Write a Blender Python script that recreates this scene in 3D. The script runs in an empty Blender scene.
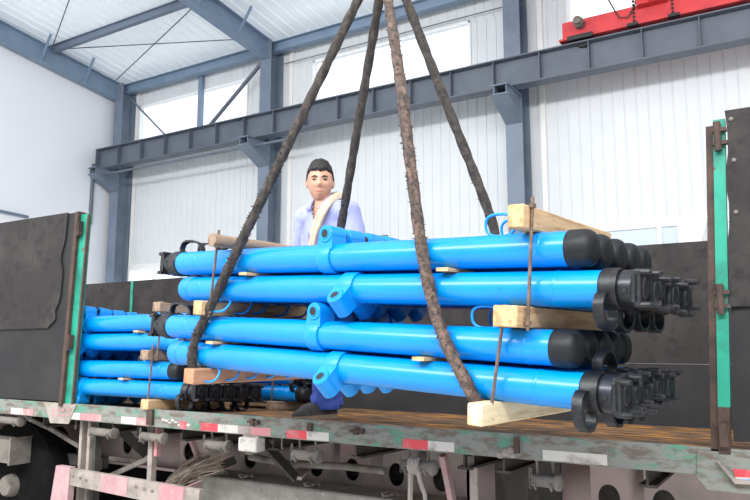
import bpy, bmesh, math, random
from mathutils import Vector as V, Matrix, noise
random.seed(7)
PI = math.pi
C = bpy.context.scene.collection
SC = bpy.context.scene

# ------------------------------------------------------------------ camera
FPX = 690.0; EYE = V((0, 0, 1.6)); PIT = math.atan(95/690.0); YAW = math.radians(31.1)
FW = V((-math.sin(YAW)*math.cos(PIT), math.cos(YAW)*math.cos(PIT), math.sin(PIT)))
RT = V((math.cos(YAW), math.sin(YAW), 0)); UP = RT.cross(FW)
cd = bpy.data.cameras.new('camera'); cam = bpy.data.objects.new('camera', cd); C.objects.link(cam)
cd.sensor_fit = 'HORIZONTAL'; cd.sensor_width = 36; cd.lens = FPX/750*36; cd.clip_start = .05; cd.clip_end = 300
cam.matrix_world = Matrix.Translation(EYE) @ Matrix((RT, UP, -FW)).transposed().to_4x4()
SC.camera = cam

def ray(px, py): return (FW*FPX + RT*(px-375) + UP*(250-py))
def atY(px, py, Y):
    r = ray(px, py); return EYE + r*(Y/r.y)
def atX(px, py, X):
    r = ray(px, py); return EYE + r*(X/r.x)

# ------------------------------------------------------------------ materials
def lin(c):
    return tuple(((v/255)/12.92 if v/255 <= .04045 else ((v/255+.055)/1.055)**2.4) for v in c)+(1,)
def mat(name, rgb, rough=.5, metal=0, rgb2=None, scale=6, lo=.45, hi=.65, rgb3=None, scale3=30, lo3=.6, hi3=.7, bump=0, bscale=40, spec=.5, stretch=None, detail=4):
    m = bpy.data.materials.new(name); m.use_nodes = True
    nt = m.node_tree; N = nt.nodes; L = nt.links; b = N['Principled BSDF']
    b.inputs['Roughness'].default_value = rough; b.inputs['Metallic'].default_value = metal
    b.inputs['Base Color'].default_value = lin(rgb)
    b.inputs['Specular IOR Level'].default_value = spec
    tc = N.new('ShaderNodeTexCoord'); vec = tc.outputs['Object']
    if stretch:
        mp = N.new('ShaderNodeMapping'); mp.inputs['Scale'].default_value = stretch
        L.new(vec, mp.inputs['Vector']); vec = mp.outputs['Vector']
    def layer(col_in, c2, sc, l, h, seed):
        nz = N.new('ShaderNodeTexNoise'); nz.noise_dimensions = '4D'; nz.inputs['W'].default_value = seed
        nz.inputs['Scale'].default_value = sc; nz.inputs['Detail'].default_value = detail; nz.inputs['Roughness'].default_value = .6
        L.new(vec, nz.inputs['Vector'])
        mr = N.new('ShaderNodeMapRange'); mr.inputs['From Min'].default_value = l; mr.inputs['From Max'].default_value = h
        L.new(nz.outputs['Fac'], mr.inputs['Value'])
        mx = N.new('ShaderNodeMix'); mx.data_type = 'RGBA'
        L.new(mr.outputs['Result'], mx.inputs['Factor'])
        if isinstance(col_in, tuple): mx.inputs[6].default_value = col_in
        else: L.new(col_in, mx.inputs[6])
        mx.inputs[7].default_value = lin(c2)
        return mx.outputs[2]
    col = lin(rgb)
    if rgb2: col = layer(col, rgb2, scale, lo, hi, 1.3)
    if rgb3: col = layer(col, rgb3, scale3, lo3, hi3, 7.7)
    if not isinstance(col, tuple): L.new(col, b.inputs['Base Color'])
    if bump:
        nz = N.new('ShaderNodeTexNoise'); nz.inputs['Scale'].default_value = bscale; nz.inputs['Detail'].default_value = 5
        L.new(vec, nz.inputs['Vector'])
        bp = N.new('ShaderNodeBump'); bp.inputs['Strength'].default_value = bump; bp.inputs['Distance'].default_value = .01
        L.new(nz.outputs['Fac'], bp.inputs['Height']); L.new(bp.outputs['Normal'], b.inputs['Normal'])
    return m

M = {}
M['blue'] = mat('blue_paint', (0, 138, 220), .24, rgb2=(0, 130, 212), scale=5, lo=.4, hi=.7, rgb3=(4, 84, 150), scale3=22, lo3=.70, hi3=.76)
M['blue2'] = mat('blue_paint_fittings', (0, 142, 222), .36, rgb2=(0, 130, 208), scale=9)
M['blackpaint'] = mat('black_overspray', (20, 22, 26), .5, spec=.35, rgb2=(36, 38, 44), scale=14, rgb3=(10, 74, 150), scale3=18, lo3=.64, hi3=.70, bump=.15, bscale=60)
M['blacksteel'] = mat('black_cast_steel', (16, 18, 22), .42, spec=.45, rgb2=(36, 39, 46), scale=20, rgb3=(12, 80, 160), scale3=14, lo3=.68, hi3=.74, bump=.2, bscale=70)
M['piston'] = mat('dark_chrome', (46, 49, 56), .3, metal=.4, rgb2=(30, 32, 38), scale=18)
M['dustblue'] = mat('dusty_blue_base', (8, 132, 222), .5, rgb2=(90, 130, 165), scale=10, lo=.52, hi=.72)
M['wood'] = mat('pine_timber', (206, 172, 128), .75, rgb2=(172, 132, 92), scale=5, rgb3=(120, 92, 66), scale3=14, lo3=.62, hi3=.75, stretch=(1, 9, 9), bump=.2, bscale=12)
M['woodpale'] = mat('pale_sawn_timber', (226, 208, 170), .75, rgb2=(200, 172, 128), scale=5, rgb3=(150, 122, 88), scale3=10, lo3=.62, hi3=.75, stretch=(1, 9, 9), bump=.2, bscale=12)
M['woodred'] = mat('brown_sawn_timber', (186, 136, 104), .75, rgb2=(160, 112, 84), scale=5, stretch=(1, 9, 9), bump=.2, bscale=12)
M['woodgrey'] = mat('weathered_timber', (152, 130, 110), .85, rgb2=(112, 92, 78), scale=5, stretch=(1, 9, 9), bump=.3, bscale=12)
M['rod'] = mat('rusty_threaded_rod', (104, 88, 78), .55, metal=.5, rgb2=(140, 116, 100), scale=30)
M['rope'] = mat('greasy_wire_rope', (78, 66, 60), .8, rgb2=(120, 98, 86), scale=30, rgb3=(40, 34, 32), scale3=60, lo3=.5, hi3=.65, bump=.5, bscale=160)
M['ropedark'] = mat('dark_wire_rope', (54, 49, 46), .85, rgb2=(80, 72, 66), scale=30, rgb3=(34, 31, 30), scale3=60, lo3=.5, hi3=.65, bump=.5, bscale=160)
M['rubber'] = mat('black_rubber_sheet', (45, 42, 42), .75, rgb2=(58, 55, 54), scale=3, rgb3=(33, 31, 31), scale3=16, lo3=.5, hi3=.7, bump=.25, bscale=30, spec=.3)
M['rubber2'] = mat('black_rubber_board', (38, 38, 40), .7, rgb2=(48, 46, 46), scale=4, bump=.15, bscale=30, spec=.3)
M['teal'] = mat('teal_truck_paint', (30, 146, 122), .5, rgb2=(18, 112, 94), scale=6, rgb3=(92, 62, 48), scale3=12, lo3=.62, hi3=.68)
M['rust'] = mat('rusty_steel', (78, 60, 52), .8, rgb2=(52, 42, 40), scale=10, rgb3=(60, 120, 104), scale3=9, lo3=.66, hi3=.72, bump=.3)
M['rail'] = mat('worn_green_grey_rail', (128, 130, 124), .7, rgb2=(86, 138, 118), scale=7, lo=.52, hi=.6, rgb3=(104, 94, 85), scale3=14, lo3=.48, hi3=.62, bump=.2, bscale=50, stretch=(1, 1, 2.5))
M['deck'] = mat('rusty_plank_deck', (104, 80, 58), .8, rgb2=(206, 136, 40), scale=3, lo=.5, hi=.6, rgb3=(44, 38, 34), scale3=2.5, lo3=.48, hi3=.58, bump=.3, stretch=(1.5, 6, 6))
M['white_tape'] = mat('white_reflective_tape', (200, 196, 190), .6, rgb2=(150, 142, 134), scale=16, lo=.52, hi=.66)
M['red_tape'] = mat('red_reflective_tape', (214, 66, 78), .5, rgb2=(190, 120, 122), scale=14, lo=.52, hi=.66)
M['pink_tape'] = mat('faded_red_tape', (190, 128, 132), .6, rgb2=(172, 156, 150), scale=14, lo=.5, hi=.66)
M['fadedpink'] = mat('faded_pink_guard', (176, 148, 150), .8, rgb2=(168, 128, 132), scale=9)
M['frame'] = mat('dusty_pink_chassis', (176, 160, 158), .8, rgb2=(150, 142, 138), scale=3, rgb3=(196, 140, 146), scale3=4, lo3=.56, hi3=.7, bump=.15)
M['dusty'] = mat('dusty_grey_metal', (118, 112, 106), .85, rgb2=(86, 80, 75), scale=9, bump=.3)
M['dustywhite'] = mat('dusty_white_metal', (160, 150, 143), .8, rgb2=(122, 114, 107), scale=8, bump=.2)
M['darkmetal'] = mat('dark_dusty_metal', (58, 55, 52), .8, rgb2=(80, 76, 72), scale=6, bump=.2)
M['tyre'] = mat('tyre_rubber', (15, 15, 15), .95, spec=.1, rgb2=(24, 23, 22), scale=8, bump=.3)
M['boxgrey'] = mat('dusty_grey_tank', (158, 155, 150), .9, rgb2=(130, 126, 120), scale=5, rgb3=(196, 194, 188), scale3=30, bump=.5, bscale=60)
M['twig'] = mat('dry_wire', (150, 138, 126), .8, rgb2=(112, 100, 90), scale=20)
M['steel'] = mat('grey_blue_steel_paint', (112, 126, 142), .5, rgb2=(100, 114, 131), scale=2)
M['steeld'] = mat('dark_grey_steel_paint', (92, 100, 112), .5, rgb2=(82, 90, 102), scale=2)
M['steelb'] = mat('blue_grey_steel_paint', (122, 142, 164), .5, rgb2=(112, 132, 154), scale=2)
M['panel'] = mat('white_ribbed_cladding', (213, 217, 220), .5, rgb2=(208, 213, 216), scale=.8)
M['trim'] = mat('white_trim', (232, 232, 230), .5)
M['plaster'] = mat('white_plain_wall', (226, 229, 234), .6)
M['roof'] = mat('white_roof_sheet', (240, 246, 250), .45)
_m = M['roof']; _t = _m.node_tree; _tr = _t.nodes.new('ShaderNodeBsdfTranslucent'); _tr.inputs[0].default_value = lin((238, 246, 252)); _mx = _t.nodes.new('ShaderNodeMixShader'); _mx.inputs[0].default_value = .16
_o = [n for n in _t.nodes if n.type == 'OUTPUT_MATERIAL'][0]
_t.links.new(_t.nodes['Principled BSDF'].outputs[0], _mx.inputs[1]); _t.links.new(_tr.outputs[0], _mx.inputs[2]); _t.links.new(_mx.outputs[0], _o.inputs[0])
M['floor'] = mat('concrete_floor', (196, 194, 190), .8, rgb2=(176, 174, 170), scale=1.2, bump=.1)
M['cranered'] = mat('red_crane_paint', (206, 56, 60), .45, rgb2=(188, 48, 54), scale=3)
M['black'] = mat('black_plastic', (26, 26, 28), .5)
M['skin'] = mat('skin', (208, 160, 134), .55, rgb2=(196, 140, 116), scale=14)
M['hair'] = mat('black_hair', (20, 18, 18), .6, rgb2=(38, 34, 34), scale=60, bump=.4, bscale=90)
M['shirt'] = mat('lavender_shirt_cloth', (164, 170, 218), .85, rgb2=(146, 152, 206), scale=7, bump=.35, bscale=14)
M['jeans'] = mat('blue_work_trousers', (60, 84, 176), .85, rgb2=(82, 106, 196), scale=9, bump=.5, bscale=16)
M['towel'] = mat('beige_towel', (206, 190, 166), .95, rgb2=(184, 166, 142), scale=16, bump=.6, bscale=60)
M['shoe'] = mat('dark_shoe_upper', (58, 54, 52), .8, rgb2=(78, 74, 70), scale=20)
M['sole'] = mat('tan_shoe_sole', (150, 130, 108), .8)
M['eye'] = mat('eye_dark', (30, 24, 22), .3)
M['lip'] = mat('lip_skin', (176, 108, 96), .5)
M['green'] = mat('exit_sign_green', (24, 96, 74), .5)
M['palegreen'] = mat('exit_sign_pale', (190, 240, 214), .5)
M['white'] = mat('white_sheet', (244, 244, 244), .6)
M['greyglassframe'] = mat('window_frame_white', (236, 238, 238), .5)

def glass(name, tint, mixf):
    m = bpy.data.materials.new(name); m.use_nodes = True; nt = m.node_tree; nt.nodes.clear()
    o = nt.nodes.new('ShaderNodeOutputMaterial'); t = nt.nodes.new('ShaderNodeBsdfTransparent'); g = nt.nodes.new('ShaderNodeBsdfPrincipled')
    t.inputs[0].default_value = lin(tint); g.inputs['Roughness'].default_value = .15; g.inputs['Base Color'].default_value = lin((190, 200, 208))
    mx = nt.nodes.new('ShaderNodeMixShader'); mx.inputs[0].default_value = mixf
    nt.links.new(t.outputs[0], mx.inputs[1]); nt.links.new(g.outputs[0], mx.inputs[2]); nt.links.new(mx.outputs[0], o.inputs[0])
    return m
M['glass'] = glass('clear_pane', (250, 252, 255), .08)
M['glassgrey'] = glass('grey_pane', (240, 246, 250), .45)

# ------------------------------------------------------------------ mesh helpers
def frame_from(d, hint=V((0, 0, 1))):
    d = d.normalized()
    if abs(d.dot(hint)) > .98: hint = V((0, 1, 0)) if abs(d.y) < .9 else V((1, 0, 0))
    a = hint.cross(d).normalized(); b = d.cross(a).normalized()
    return a, b
class MB:
    def __init__(s): s.v = []; s.f = []
    def add(s, vs, fs):
        o = len(s.v); s.v += [V(p) for p in vs]; s.f += [tuple(i+o for i in f) for f in fs]; return s
    def box(s, lo, hi):
        x0, y0, z0 = lo; x1, y1, z1 = hi
        return s.add([(x0,y0,z0),(x1,y0,z0),(x1,y1,z0),(x0,y1,z0),(x0,y0,z1),(x1,y0,z1),(x1,y1,z1),(x0,y1,z1)],
                     [(0,3,2,1),(4,5,6,7),(0,1,5,4),(1,2,6,5),(2,3,7,6),(3,0,4,7)])
    def beam(s, p0, p1, w, h, hint=V((0,0,1))):
        p0 = V(p0); p1 = V(p1); a, b = frame_from(p1-p0, hint); vs = []
        for p in (p0, p1):
            for i, j in ((-1,-1),(1,-1),(1,1),(-1,1)): vs.append(p + a*(i*w/2) + b*(j*h/2))
        return s.add(vs, [(0,3,2,1),(4,5,6,7),(0,1,5,4),(1,2,6,5),(2,3,7,6),(3,0,4,7)])
    def ibeam(s, p0, p1, b, h, tf, tw, hint=V((0,0,1))):
        p0 = V(p0); p1 = V(p1); x, y = frame_from(p1-p0, hint)
        s.beam(p0 + y*(h/2-tf/2), p1 + y*(h/2-tf/2), b, tf, hint)
        s.beam(p0 - y*(h/2-tf/2), p1 - y*(h/2-tf/2), b, tf, hint)
        s.beam(p0, p1, tw, h-2*tf, hint); return s
    def tube(s, path, r, n=10, closed=False, caps=True, rf=None):
        path = [V(p) for p in path]; k = len(path); rings = []
        a = None
        for i, p in enumerate(path):
            if closed: d = path[(i+1) % k] - path[i-1]
            else: d = path[min(i+1, k-1)] - path[max(i-1, 0)]
            d.normalize()
            if a is None: a, b = frame_from(d)
            else:
                a = (a - d*a.dot(d)).normalized(); b = d.cross(a)
            ring = []
            for j in range(n):
                t = 2*PI*j/n
                rr = r if not callable(r) else r(i/(k-1 if not closed else k), t, i)
                ring.append(p + (a*math.cos(t) + b*math.sin(t))*rr)
            rings.append(ring)
        vs = [q for ring in rings for q in ring]; fs = []
        for i in range(k if closed else k-1):
            for j in range(n):
                i2 = (i+1) % k
                fs.append((i*n+j, i*n+(j+1) % n, i2*n+(j+1) % n, i2*n+j))
        if not closed and caps:
            fs.append(tuple(range(n-1, -1, -1))); fs.append(tuple((k-1)*n+j for j in range(n)))
        return s.add(vs, fs)
    def cyl(s, p0, p1, r, r2=None, n=16):
        r2 = r if r2 is None else r2
        p0 = V(p0); p1 = V(p1); a, b = frame_from(p1-p0); vs = []
        for p, rr in ((p0, r), (p1, r2)):
            for j in range(n): t = 2*PI*j/n; vs.append(p + (a*math.cos(t)+b*math.sin(t))*rr)
        fs = [(j, (j+1) % n, n+(j+1) % n, n+j) for j in range(n)] + [tuple(range(n-1,-1,-1)), tuple(range(n, 2*n))]
        return s.add(vs, fs)
    def lathe(s, prof, o, d, n=28, hint=V((0,0,1))):     # prof: (along, radius)
        o = V(o); d = V(d).normalized(); a, b = frame_from(d, hint); vs = []; fs = []; k = len(prof)
        for (t, r) in prof:
            for j in range(n): w = 2*PI*j/n; vs.append(o + d*t + (a*math.cos(w)+b*math.sin(w))*max(r, 1e-5))
        for i in range(k-1):
            for j in range(n): fs.append((i*n+j, i*n+(j+1) % n, (i+1)*n+(j+1) % n, (i+1)*n+j))
        fs.append(tuple(range(n-1,-1,-1))); fs.append(tuple((k-1)*n+j for j in range(n)))
        return s.add(vs, fs)
    def prism(s, pts, off):                               # polygon extruded by a vector
        pts = [V(p) for p in pts]; off = V(off); n = len(pts)
        return s.add(pts + [p+off for p in pts], [tuple(range(n-1,-1,-1)), tuple(range(n, 2*n))] + [(i, (i+1) % n, n+(i+1) % n, n+i) for i in range(n)])
    def ball(s, c, r, n=12, m=8, mtx=None):
        c = V(c); r = V(r) if not isinstance(r, (int, float)) else V((r, r, r)); vs = []; fs = []
        for i in range(m+1):
            ph = PI*i/m
            for j in range(n):
                t = 2*PI*j/n; p = V((r.x*math.sin(ph)*math.cos(t), r.y*math.sin(ph)*math.sin(t), r.z*math.cos(ph)))
                vs.append(c + (mtx @ p if mtx else p))
        for i in range(m):
            for j in range(n): fs.append((i*n+j, (i+1)*n+j, (i+1)*n+(j+1) % n, i*n+(j+1) % n))
        return s.add(vs, fs)
    def mesh(s, name, ang=35):
        me = bpy.data.meshes.new(name); me.from_pydata([tuple(p) for p in s.v], [], s.f); me.update()
        bm = bmesh.new(); bm.from_mesh(me); bmesh.ops.remove_doubles(bm, verts=bm.verts, dist=1e-5)
        bmesh.ops.recalc_face_normals(bm, faces=bm.faces); bm.to_mesh(me); bm.free()
        me.polygons.foreach_set('use_smooth', [True]*len(me.polygons)); me.set_sharp_from_angle(angle=math.radians(ang))
        return me
    def build(s, name, m, parent=None, bevel=0, ang=35):
        o = bpy.data.objects.new(name, s.mesh(name, ang)); C.objects.link(o)
        o.data.materials.append(M[m] if isinstance(m, str) else m)
        if parent: o.parent = parent
        if bevel:
            b = o.modifiers.new('bevel', 'BEVEL'); b.width = bevel; b.segments = 2; b.limit_method = 'ANGLE'
        return o
def tag(o, label, cat, group=None, kind=None):
    if label: o['label'] = label
    if cat: o['category'] = cat
    if group: o['group'] = group
    if kind: o['kind'] = kind
    return o
def empty(name, label, cat, loc=(0,0,0), rz=0, group=None):
    o = bpy.data.objects.new(name, None); C.objects.link(o); o.location = loc; o.rotation_euler = (0, 0, rz); o.empty_display_size = .1
    return tag(o, label, cat, group)
def struct(o): o['kind'] = 'structure'; return o
def label(o, t): o['label'] = t; return o

# ------------------------------------------------------------------ the hall
WY = 13.0; XL = -16.45; XR = 6.0; ZE = 9.05; SL = .12
def roofz(y): return ZE + .12 + (WY-y)*SL
struct(MB().box((XL-.5, -12, -.2), (14, WY+4, 0)).build('floor', 'floor'))
def ribbed(x0, x1, z0, z1, y, mb, pitch=.21):
    n = max(1, int(round((x1-x0)/pitch))); p = (x1-x0)/n; prof = []
    for i in range(n):
        a = x0+i*p; prof += [(a, 0), (a+p-.034, 0), (a+p-.026, .014), (a+p-.008, .014)]
    prof.append((x1, 0)); vs = []; fs = []
    for (x, d) in prof: vs += [(x, y+d, z0), (x, y+d, z1)]
    for i in range(len(prof)-1): fs.append((2*i, 2*i+2, 2*i+3, 2*i+1))
    k = len(vs)
    vs += [(x0, y+.09, z0), (x0, y+.09, z1), (x1, y+.09, z0), (x1, y+.09, z1)]
    fs += [(k, k+1, k+3, k+2)]
    mb.add(vs, fs)
wins = [(-15.75, -11.72), (-9.55, -5.5), (-3.36, .6)]
WZ0, WZ1 = 7.42, 8.42
mb = MB(); xs = XL
ribbed(XL, XR, 3.78, WZ0, WY, mb); ribbed(XL, XR, WZ1, ZE+.2, WY, mb)
for (a, b) in wins + [(XR, XR)]:
    ribbed(xs, a, WZ0, WZ1, WY, mb); xs = b
struct(mb.build('wall_back', 'panel'))
mb = MB().box((XL, WY, 0), (XR, WY+.2, 2.5)); 
for x in (-16.4, -10.7, -4.4, 1.6): mb.box((x-.2, WY, 2.5), (x+.2, WY+.1, 3.78))
struct(mb.build('wall_back_plinth', 'plaster'))
struct(MB().box((XL-.25, 2, 0), (XL, WY+.2, roofz(2)+.1)).build('wall_left', 'plaster'))
struct(MB().box((XL, -11.2, 0), (14, -11, 6.5)).build('wall_front', 'plaster'))
struct(MB().box((14, -11.2, 0), (14.2, WY+4, 6.5)).build('wall_right', 'plaster'))
# roof sheet with ribs running down the slope
mb = MB(); Y0 = 3.4; n = int((XR-XL)/.3); prof = []
for i in range(n):
    a = XL+.3*i; prof += [(a, 0), (a+.2, 0), (a+.225, .035), (a+.275, .035)]
prof.append((XL+.3*n, 0)); vs = []; fs = []
for (x, d) in prof: vs += [(x, WY+.3, roofz(WY+.3)+d), (x, Y0, roofz(Y0)+d)]
for i in range(len(prof)-1): fs.append((2*i, 2*i+2, 2*i+3, 2*i+1))
mb.add(vs, fs); struct(mb.build('ceiling', 'roof'))
# trims: eaves flashing, sill trim, head trim of the ribbon windows
struct(MB().box((XL, WY-.03, 3.74), (XR, WY+.03, 3.83)).build('trim_1', 'trim'))
mb = MB()
for x in (-15.93, -10.3, -4.0): mb.box((x, WY-.05, 3.8), (x+.1, WY, ZE))
struct(mb.build('trim_2', 'trim'))
for i, (a, b) in enumerate(wins):
    m_ = MB(); m_.box((a-.04, WY-.03, WZ1), (b+.04, WY+.08, WZ1+.05)).box((a-.04, WY-.03, WZ0-.05), (b+.04, WY+.08, WZ0)).box((a-.05, WY-.03, WZ0-.05), (a, WY+.08, WZ1+.05)).box((b, WY-.03, WZ0-.05), (b+.05, WY+.08, WZ1+.05))
    w = struct(m_.build('window_%d' % (i+1), 'greyglassframe'))
    MB().box((a, WY+.03, WZ0), (b, WY+.036, WZ1)).build('pane', 'glass', w)
for i, (a, b) in enumerate([(-16.2, -10.9), (-10.5, -4.6), (-4.2, 1.4)]):
    m_ = MB(); m_.box((a, WY-.02, 2.5), (b, WY+.06, 2.57)); m_.box((a, WY-.02, 3.68), (b, WY+.06, 3.74))
    x = a+.2
    while x < b:
        m_.box((x, WY-.015, 2.56), (x+.07, WY+.055, 3.69)); x += 1.02
    w = struct(m_.build('window_%d' % (i+4), 'greyglassframe'))
    MB().box((a, WY+.03, 2.5), (b, WY+.036, 3.74)).build('pane', 'glassgrey' if i == 2 else 'glass', w)

# steel columns with corbels
def column(x, lab):
    t = empty('steel_column', lab, 'column', (x, 12.72, 0), 0, 'columns along the long wall')
    MB().ibeam((0, 0, 0), (0, 0, ZE), .34, .46, .02, .014, V((0, 1, 0))).build('column_shaft', 'steel', t)
    m_ = MB(); z = 6.2
    m_.prism([(-.13, -.23, z+.22), (-.13, -.95, z+.22), (-.13, -.95, z+.05), (-.13, -.23, z-.32)], (.02, 0, 0))
    m_.box((-.17, -.98, z+.2), (.17, -.23, z+.225)); m_.prism([(-.17, -.23, z-.34), (-.17, -.97, z+.03), (-.17, -.97, z+.05), (-.17, -.23, z-.32)], (.34, 0, 0))
    m_.prism([(.11, -.23, z+.22), (.11, -.95, z+.22), (.11, -.95, z+.05), (.11, -.23, z-.32)], (.02, 0, 0))
    m_.build('corbel', 'steel', t)
    return t
column(-16.12, 'grey steel column in the corner beside the plain white wall')
column(-10.68, 'grey steel column rising behind the person in the lavender shirt')
column(-4.38, 'grey steel column standing behind the right timber and rope')
# crane runway beam
t = empty('runway_beam', 'long grey crane runway beam with stiffeners carried along the white wall', 'beam', (-16.3, 12.1, 6.43))
L_ = XR+16.3
MB().ibeam((0, 0, .285), (L_, 0, .285), .3, .57, .022, .014).build('girder', 'steeld', t)
m_ = MB(); x = .01
while x < L_: m_.box((x, -.14, .025), (x+.014, .14, .545)); x += .9
m_.build('stiffeners', 'steeld', t)
MB().box((0, -.035, .57), (L_, .035, .62)).build('crane_rail', 'steeld', t)
tag(MB().box((-16.1, 11.99, 6.22), (-9.4, 12.04, 6.27)).build('conductor_rail', 'steeld'), 'thin grey conductor rail slung under the left of the runway beam', 'rail')
tag(MB().cyl((-16.42, 12.0, 4.9), (-16.42, 12.0, 6.6), .05).build('downpipe', 'steeld'), 'short dark vertical pipe below the left end of the runway beam', 'pipe')
# roof steel
tag(MB().ibeam((XL, 12.72, ZE-.12), (XR, 12.72, ZE-.12), .2, .26, .014, .01).build('eaves_beam', 'steelb'), 'grey blue eaves beam where the roof meets the long wall', 'beam')
def rafter(x, lab):
    p0 = V((x, 12.7, roofz(12.7)-.40)); p1 = V((x, 5.4, roofz(5.4)-.40))
    t = empty('roof_rafter', lab, 'rafter', p0, 0, 'rafters under the roof')
    d = p1-p0
    MB().ibeam((0, 0, 0), d, .24, .5, .018, .012).build('girder', 'steelb', t)
    for k in (1.3, 2.6, 4.2):
        q = d*(k/d.length)
        b_ = MB().beam(q + V((.02, 0, -.24)), q + V((.55, -.1, .34)), .05, .05)
        if x > XL+2: b_.beam(q + V((-.02, 0, -.24)), q + V((-.55, -.1, .34)), .05, .05)
        b_.build('fly_brace', 'steelb', t)
rafter(XL+.2, 'sloping grey blue rafter along the plain white end wall')
rafter(-10.68, 'sloping grey blue rafter at top centre-left, above the second column')
rafter(-4.38, 'sloping grey blue rafter above the third column, at the top edge')
for y, lab in ((10.45, 'grey roof purlin crossing the white roof at upper left'), (7.6, 'grey roof purlin nearest the camera at the top left corner')):
    tag(MB().ibeam((XL, y, roofz(y)-.14), (XR, y, roofz(y)-.14), .12, .2, .012, .01).build('roof_purlin', 'steel'), lab, 'purlin', 'roof purlins')
def rod(p0, p1, r, lab, nm='bracing_rod', m='steeld'):
    return tag(MB().cyl(p0, p1, r, n=8).build(nm, m), lab, 'brace')
zz = lambda x, y: V((x, y, roofz(y)-.12))
rod(zz(-16.2, 12.4), zz(-10.8, 10.5), .014, 'thin roof bracing rod rising from the corner column to the right')
rod(zz(-16.2, 10.5), zz(-10.8, 12.4), .014, 'thin roof bracing rod crossing the other rod towards the second column')
rod(zz(-16.2, 10.4), zz(-10.8, 7.7), .014, 'thin bracing rod in the nearer roof bay at top left')
a = atY(126, 94, 12.85); b = atY(170, 140, 12.85); rod(a, b + (b-a)*.25, .03, 'thin diagonal strut from the corner column across the left window', 'wall_brace', 'steel')
a = atY(266, 58, 12.6); b = atY(211, 124, 12.6); rod(a, b + (b-a)*.12, .05, 'dark diagonal pipe brace from second column down across the left window', 'wall_brace')
tag(MB().box((-13.35, 12.86, WZ0-.1), (-13.23, 12.98, ZE-.2)).build('window_post', 'steelb'), 'short grey post between eaves beam and the left clerestory window', 'post')
tag(MB().cyl(atY(284, 64, 12.9), atY(520, 2.5, 12.9), .012, n=6).build('wall_cable', 'steeld'), 'thin cable slanting up across the wall above the middle window', 'cable')
a = atX(0, 211, XL+.06); b = atX(28, 217, XL+.06)
tag(MB().beam(a-(b-a)*1.5, b, .06, .06).build('wall_rail', 'steel'), 'short grey rail on the white end wall above the left rubber panel', 'rail')
# exit sign
t = empty('exit_sign', 'small green exit sign on the white wall behind the pipes', 'sign', (-7.68, WY-.02, 3.92))
MB().box((-.17, -.03, -.075), (.17, .015, .075)).build('sign_board', 'green', t)
m_ = MB().box((-.09, -.035, -.055), (.075, -.03, .055)); m_.prism([(-.15,-.035,0),(-.11,-.035,.035),(-.11,-.035,-.035)], (0,.004,0)); m_.build('pictogram', 'palegreen', t)
m_ = MB(); m_.ball((.0, -.037, .036), (.013, .003, .013)); m_.beam((0,-.037,.02), (-.012,-.037,-.015), .005, .022, V((1,0,0))); m_.beam((-.012,-.037,-.015),(.03,-.037,-.045),.005,.01, V((1,0,0))); m_.beam((-.012,-.037,-.015),(-.045,-.037,-.04),.005,.01, V((1,0,0))); m_.beam((0,-.037,.015),(.035,-.037,.0),.005,.008, V((1,0,0)))
m_.build('running_figure', 'green', t)

# overhead crane on the runway
cx0 = atY(564, 30, 12.1).x
t = empty('overhead_crane', 'red overhead crane end carriage on the runway beam at upper right', 'crane', (cx0, 12.1, 7.05))
MB().box((0, -.13, .05), (5.5, .13, .37)).build('end_carriage', 'cranered', t, .015)
MB().box((-.06, -.16, .02), (5.5, .16, .05)).build('carriage_flange', 'cranered', t)
for x in (.35, 4.9): MB().lathe([(0,.05),(0,.13),(.02,.14),(.1,.14),(.12,.13),(.12,.05)], (x, -.06, .14-.14), (0,1,0)).build('wheel', 'black', t)
m_ = MB().box((.1, -.2, -.02), (.55, -.13, .06)); m_.build('wheel_guard', 'black', t)
m_ = MB().lathe([(0,.09),(.16,.09),(.17,.07),(.24,.07),(.25,.03)], (.33, -.13, .26), (0,-1,0), 20); m_.build('drive_motor', 'dusty', t)
gx = atY(654, 10, 12.1).x-cx0
m_ = MB().prism([(gx-.24, .3, .3), (gx+.24, .3, .3), (gx+.3, .3, 1.1), (gx-.3, .3, 1.1)], (0, -.6, 0)); m_.box((gx-.3, -9, .75), (gx+.3, -.3, 1.5)); m_.prism([(gx-.03,-.3,.3),(gx-.03,-1.2,.75),(gx-.03,-.3,.75)], (.06,0,0)); m_.build('bridge_girder', 'cranered', t)
m_ = MB()
for sx in (-.31, .31):
    for z in (.1, .17, .24, .31, .38, .45, .52): m_.cyl((gx+sx, -.13, z), (gx+sx, -.16, z), .022, n=8)
m_.build('bolt_row', 'black', t)
for q in (-.33, .33): MB().box((gx+q-.09, -.2, .0), (gx+q+.09, -.1, .05)).build('rail_clip', 'black', t)
m_ = MB().tube([(gx-.75, -.2, .9), (gx-.7, -.2, .55), (gx-.55, -.19, .2), (gx-.4, -.18, .17), (gx-.28, -.17, .35), (gx-.25, -.17, .55)], .012, 6); m_.build('cable', 'black', t)
# white sheets by the ribbon window
for i, (px, w, h, lean) in enumerate([(692, .42, 1.0, 0), (700, .2, 1.05, .15), (708, .12, 1.0, .3)]):
    p = atY(px, 240, 12.6)
    tag(MB().prism([(p.x-w/2-lean, 12.6-.12*i, 2.75), (p.x+w/2-lean, 12.6-.12*i, 2.75), (p.x+w/2, 12.6-.12*i, 2.75+h), (p.x-w/2, 12.6-.12*i, 2.75+h)], (0, .05, 0)).build('white_board', 'white'),
        ['wide upright white board against the ribbon window at right', 'narrow leaning white board in front of the wide upright one', 'slimmest slanted white board closest to the right teal post'][i], 'board', 'white boards by the window')
tag(MB().box((-2.6, 12.1, 0), (-.2, 12.9, 2.75)).build('storage_crate', 'dusty'), 'grey crate carrying the white boards behind the right rubber wall', 'crate')

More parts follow.
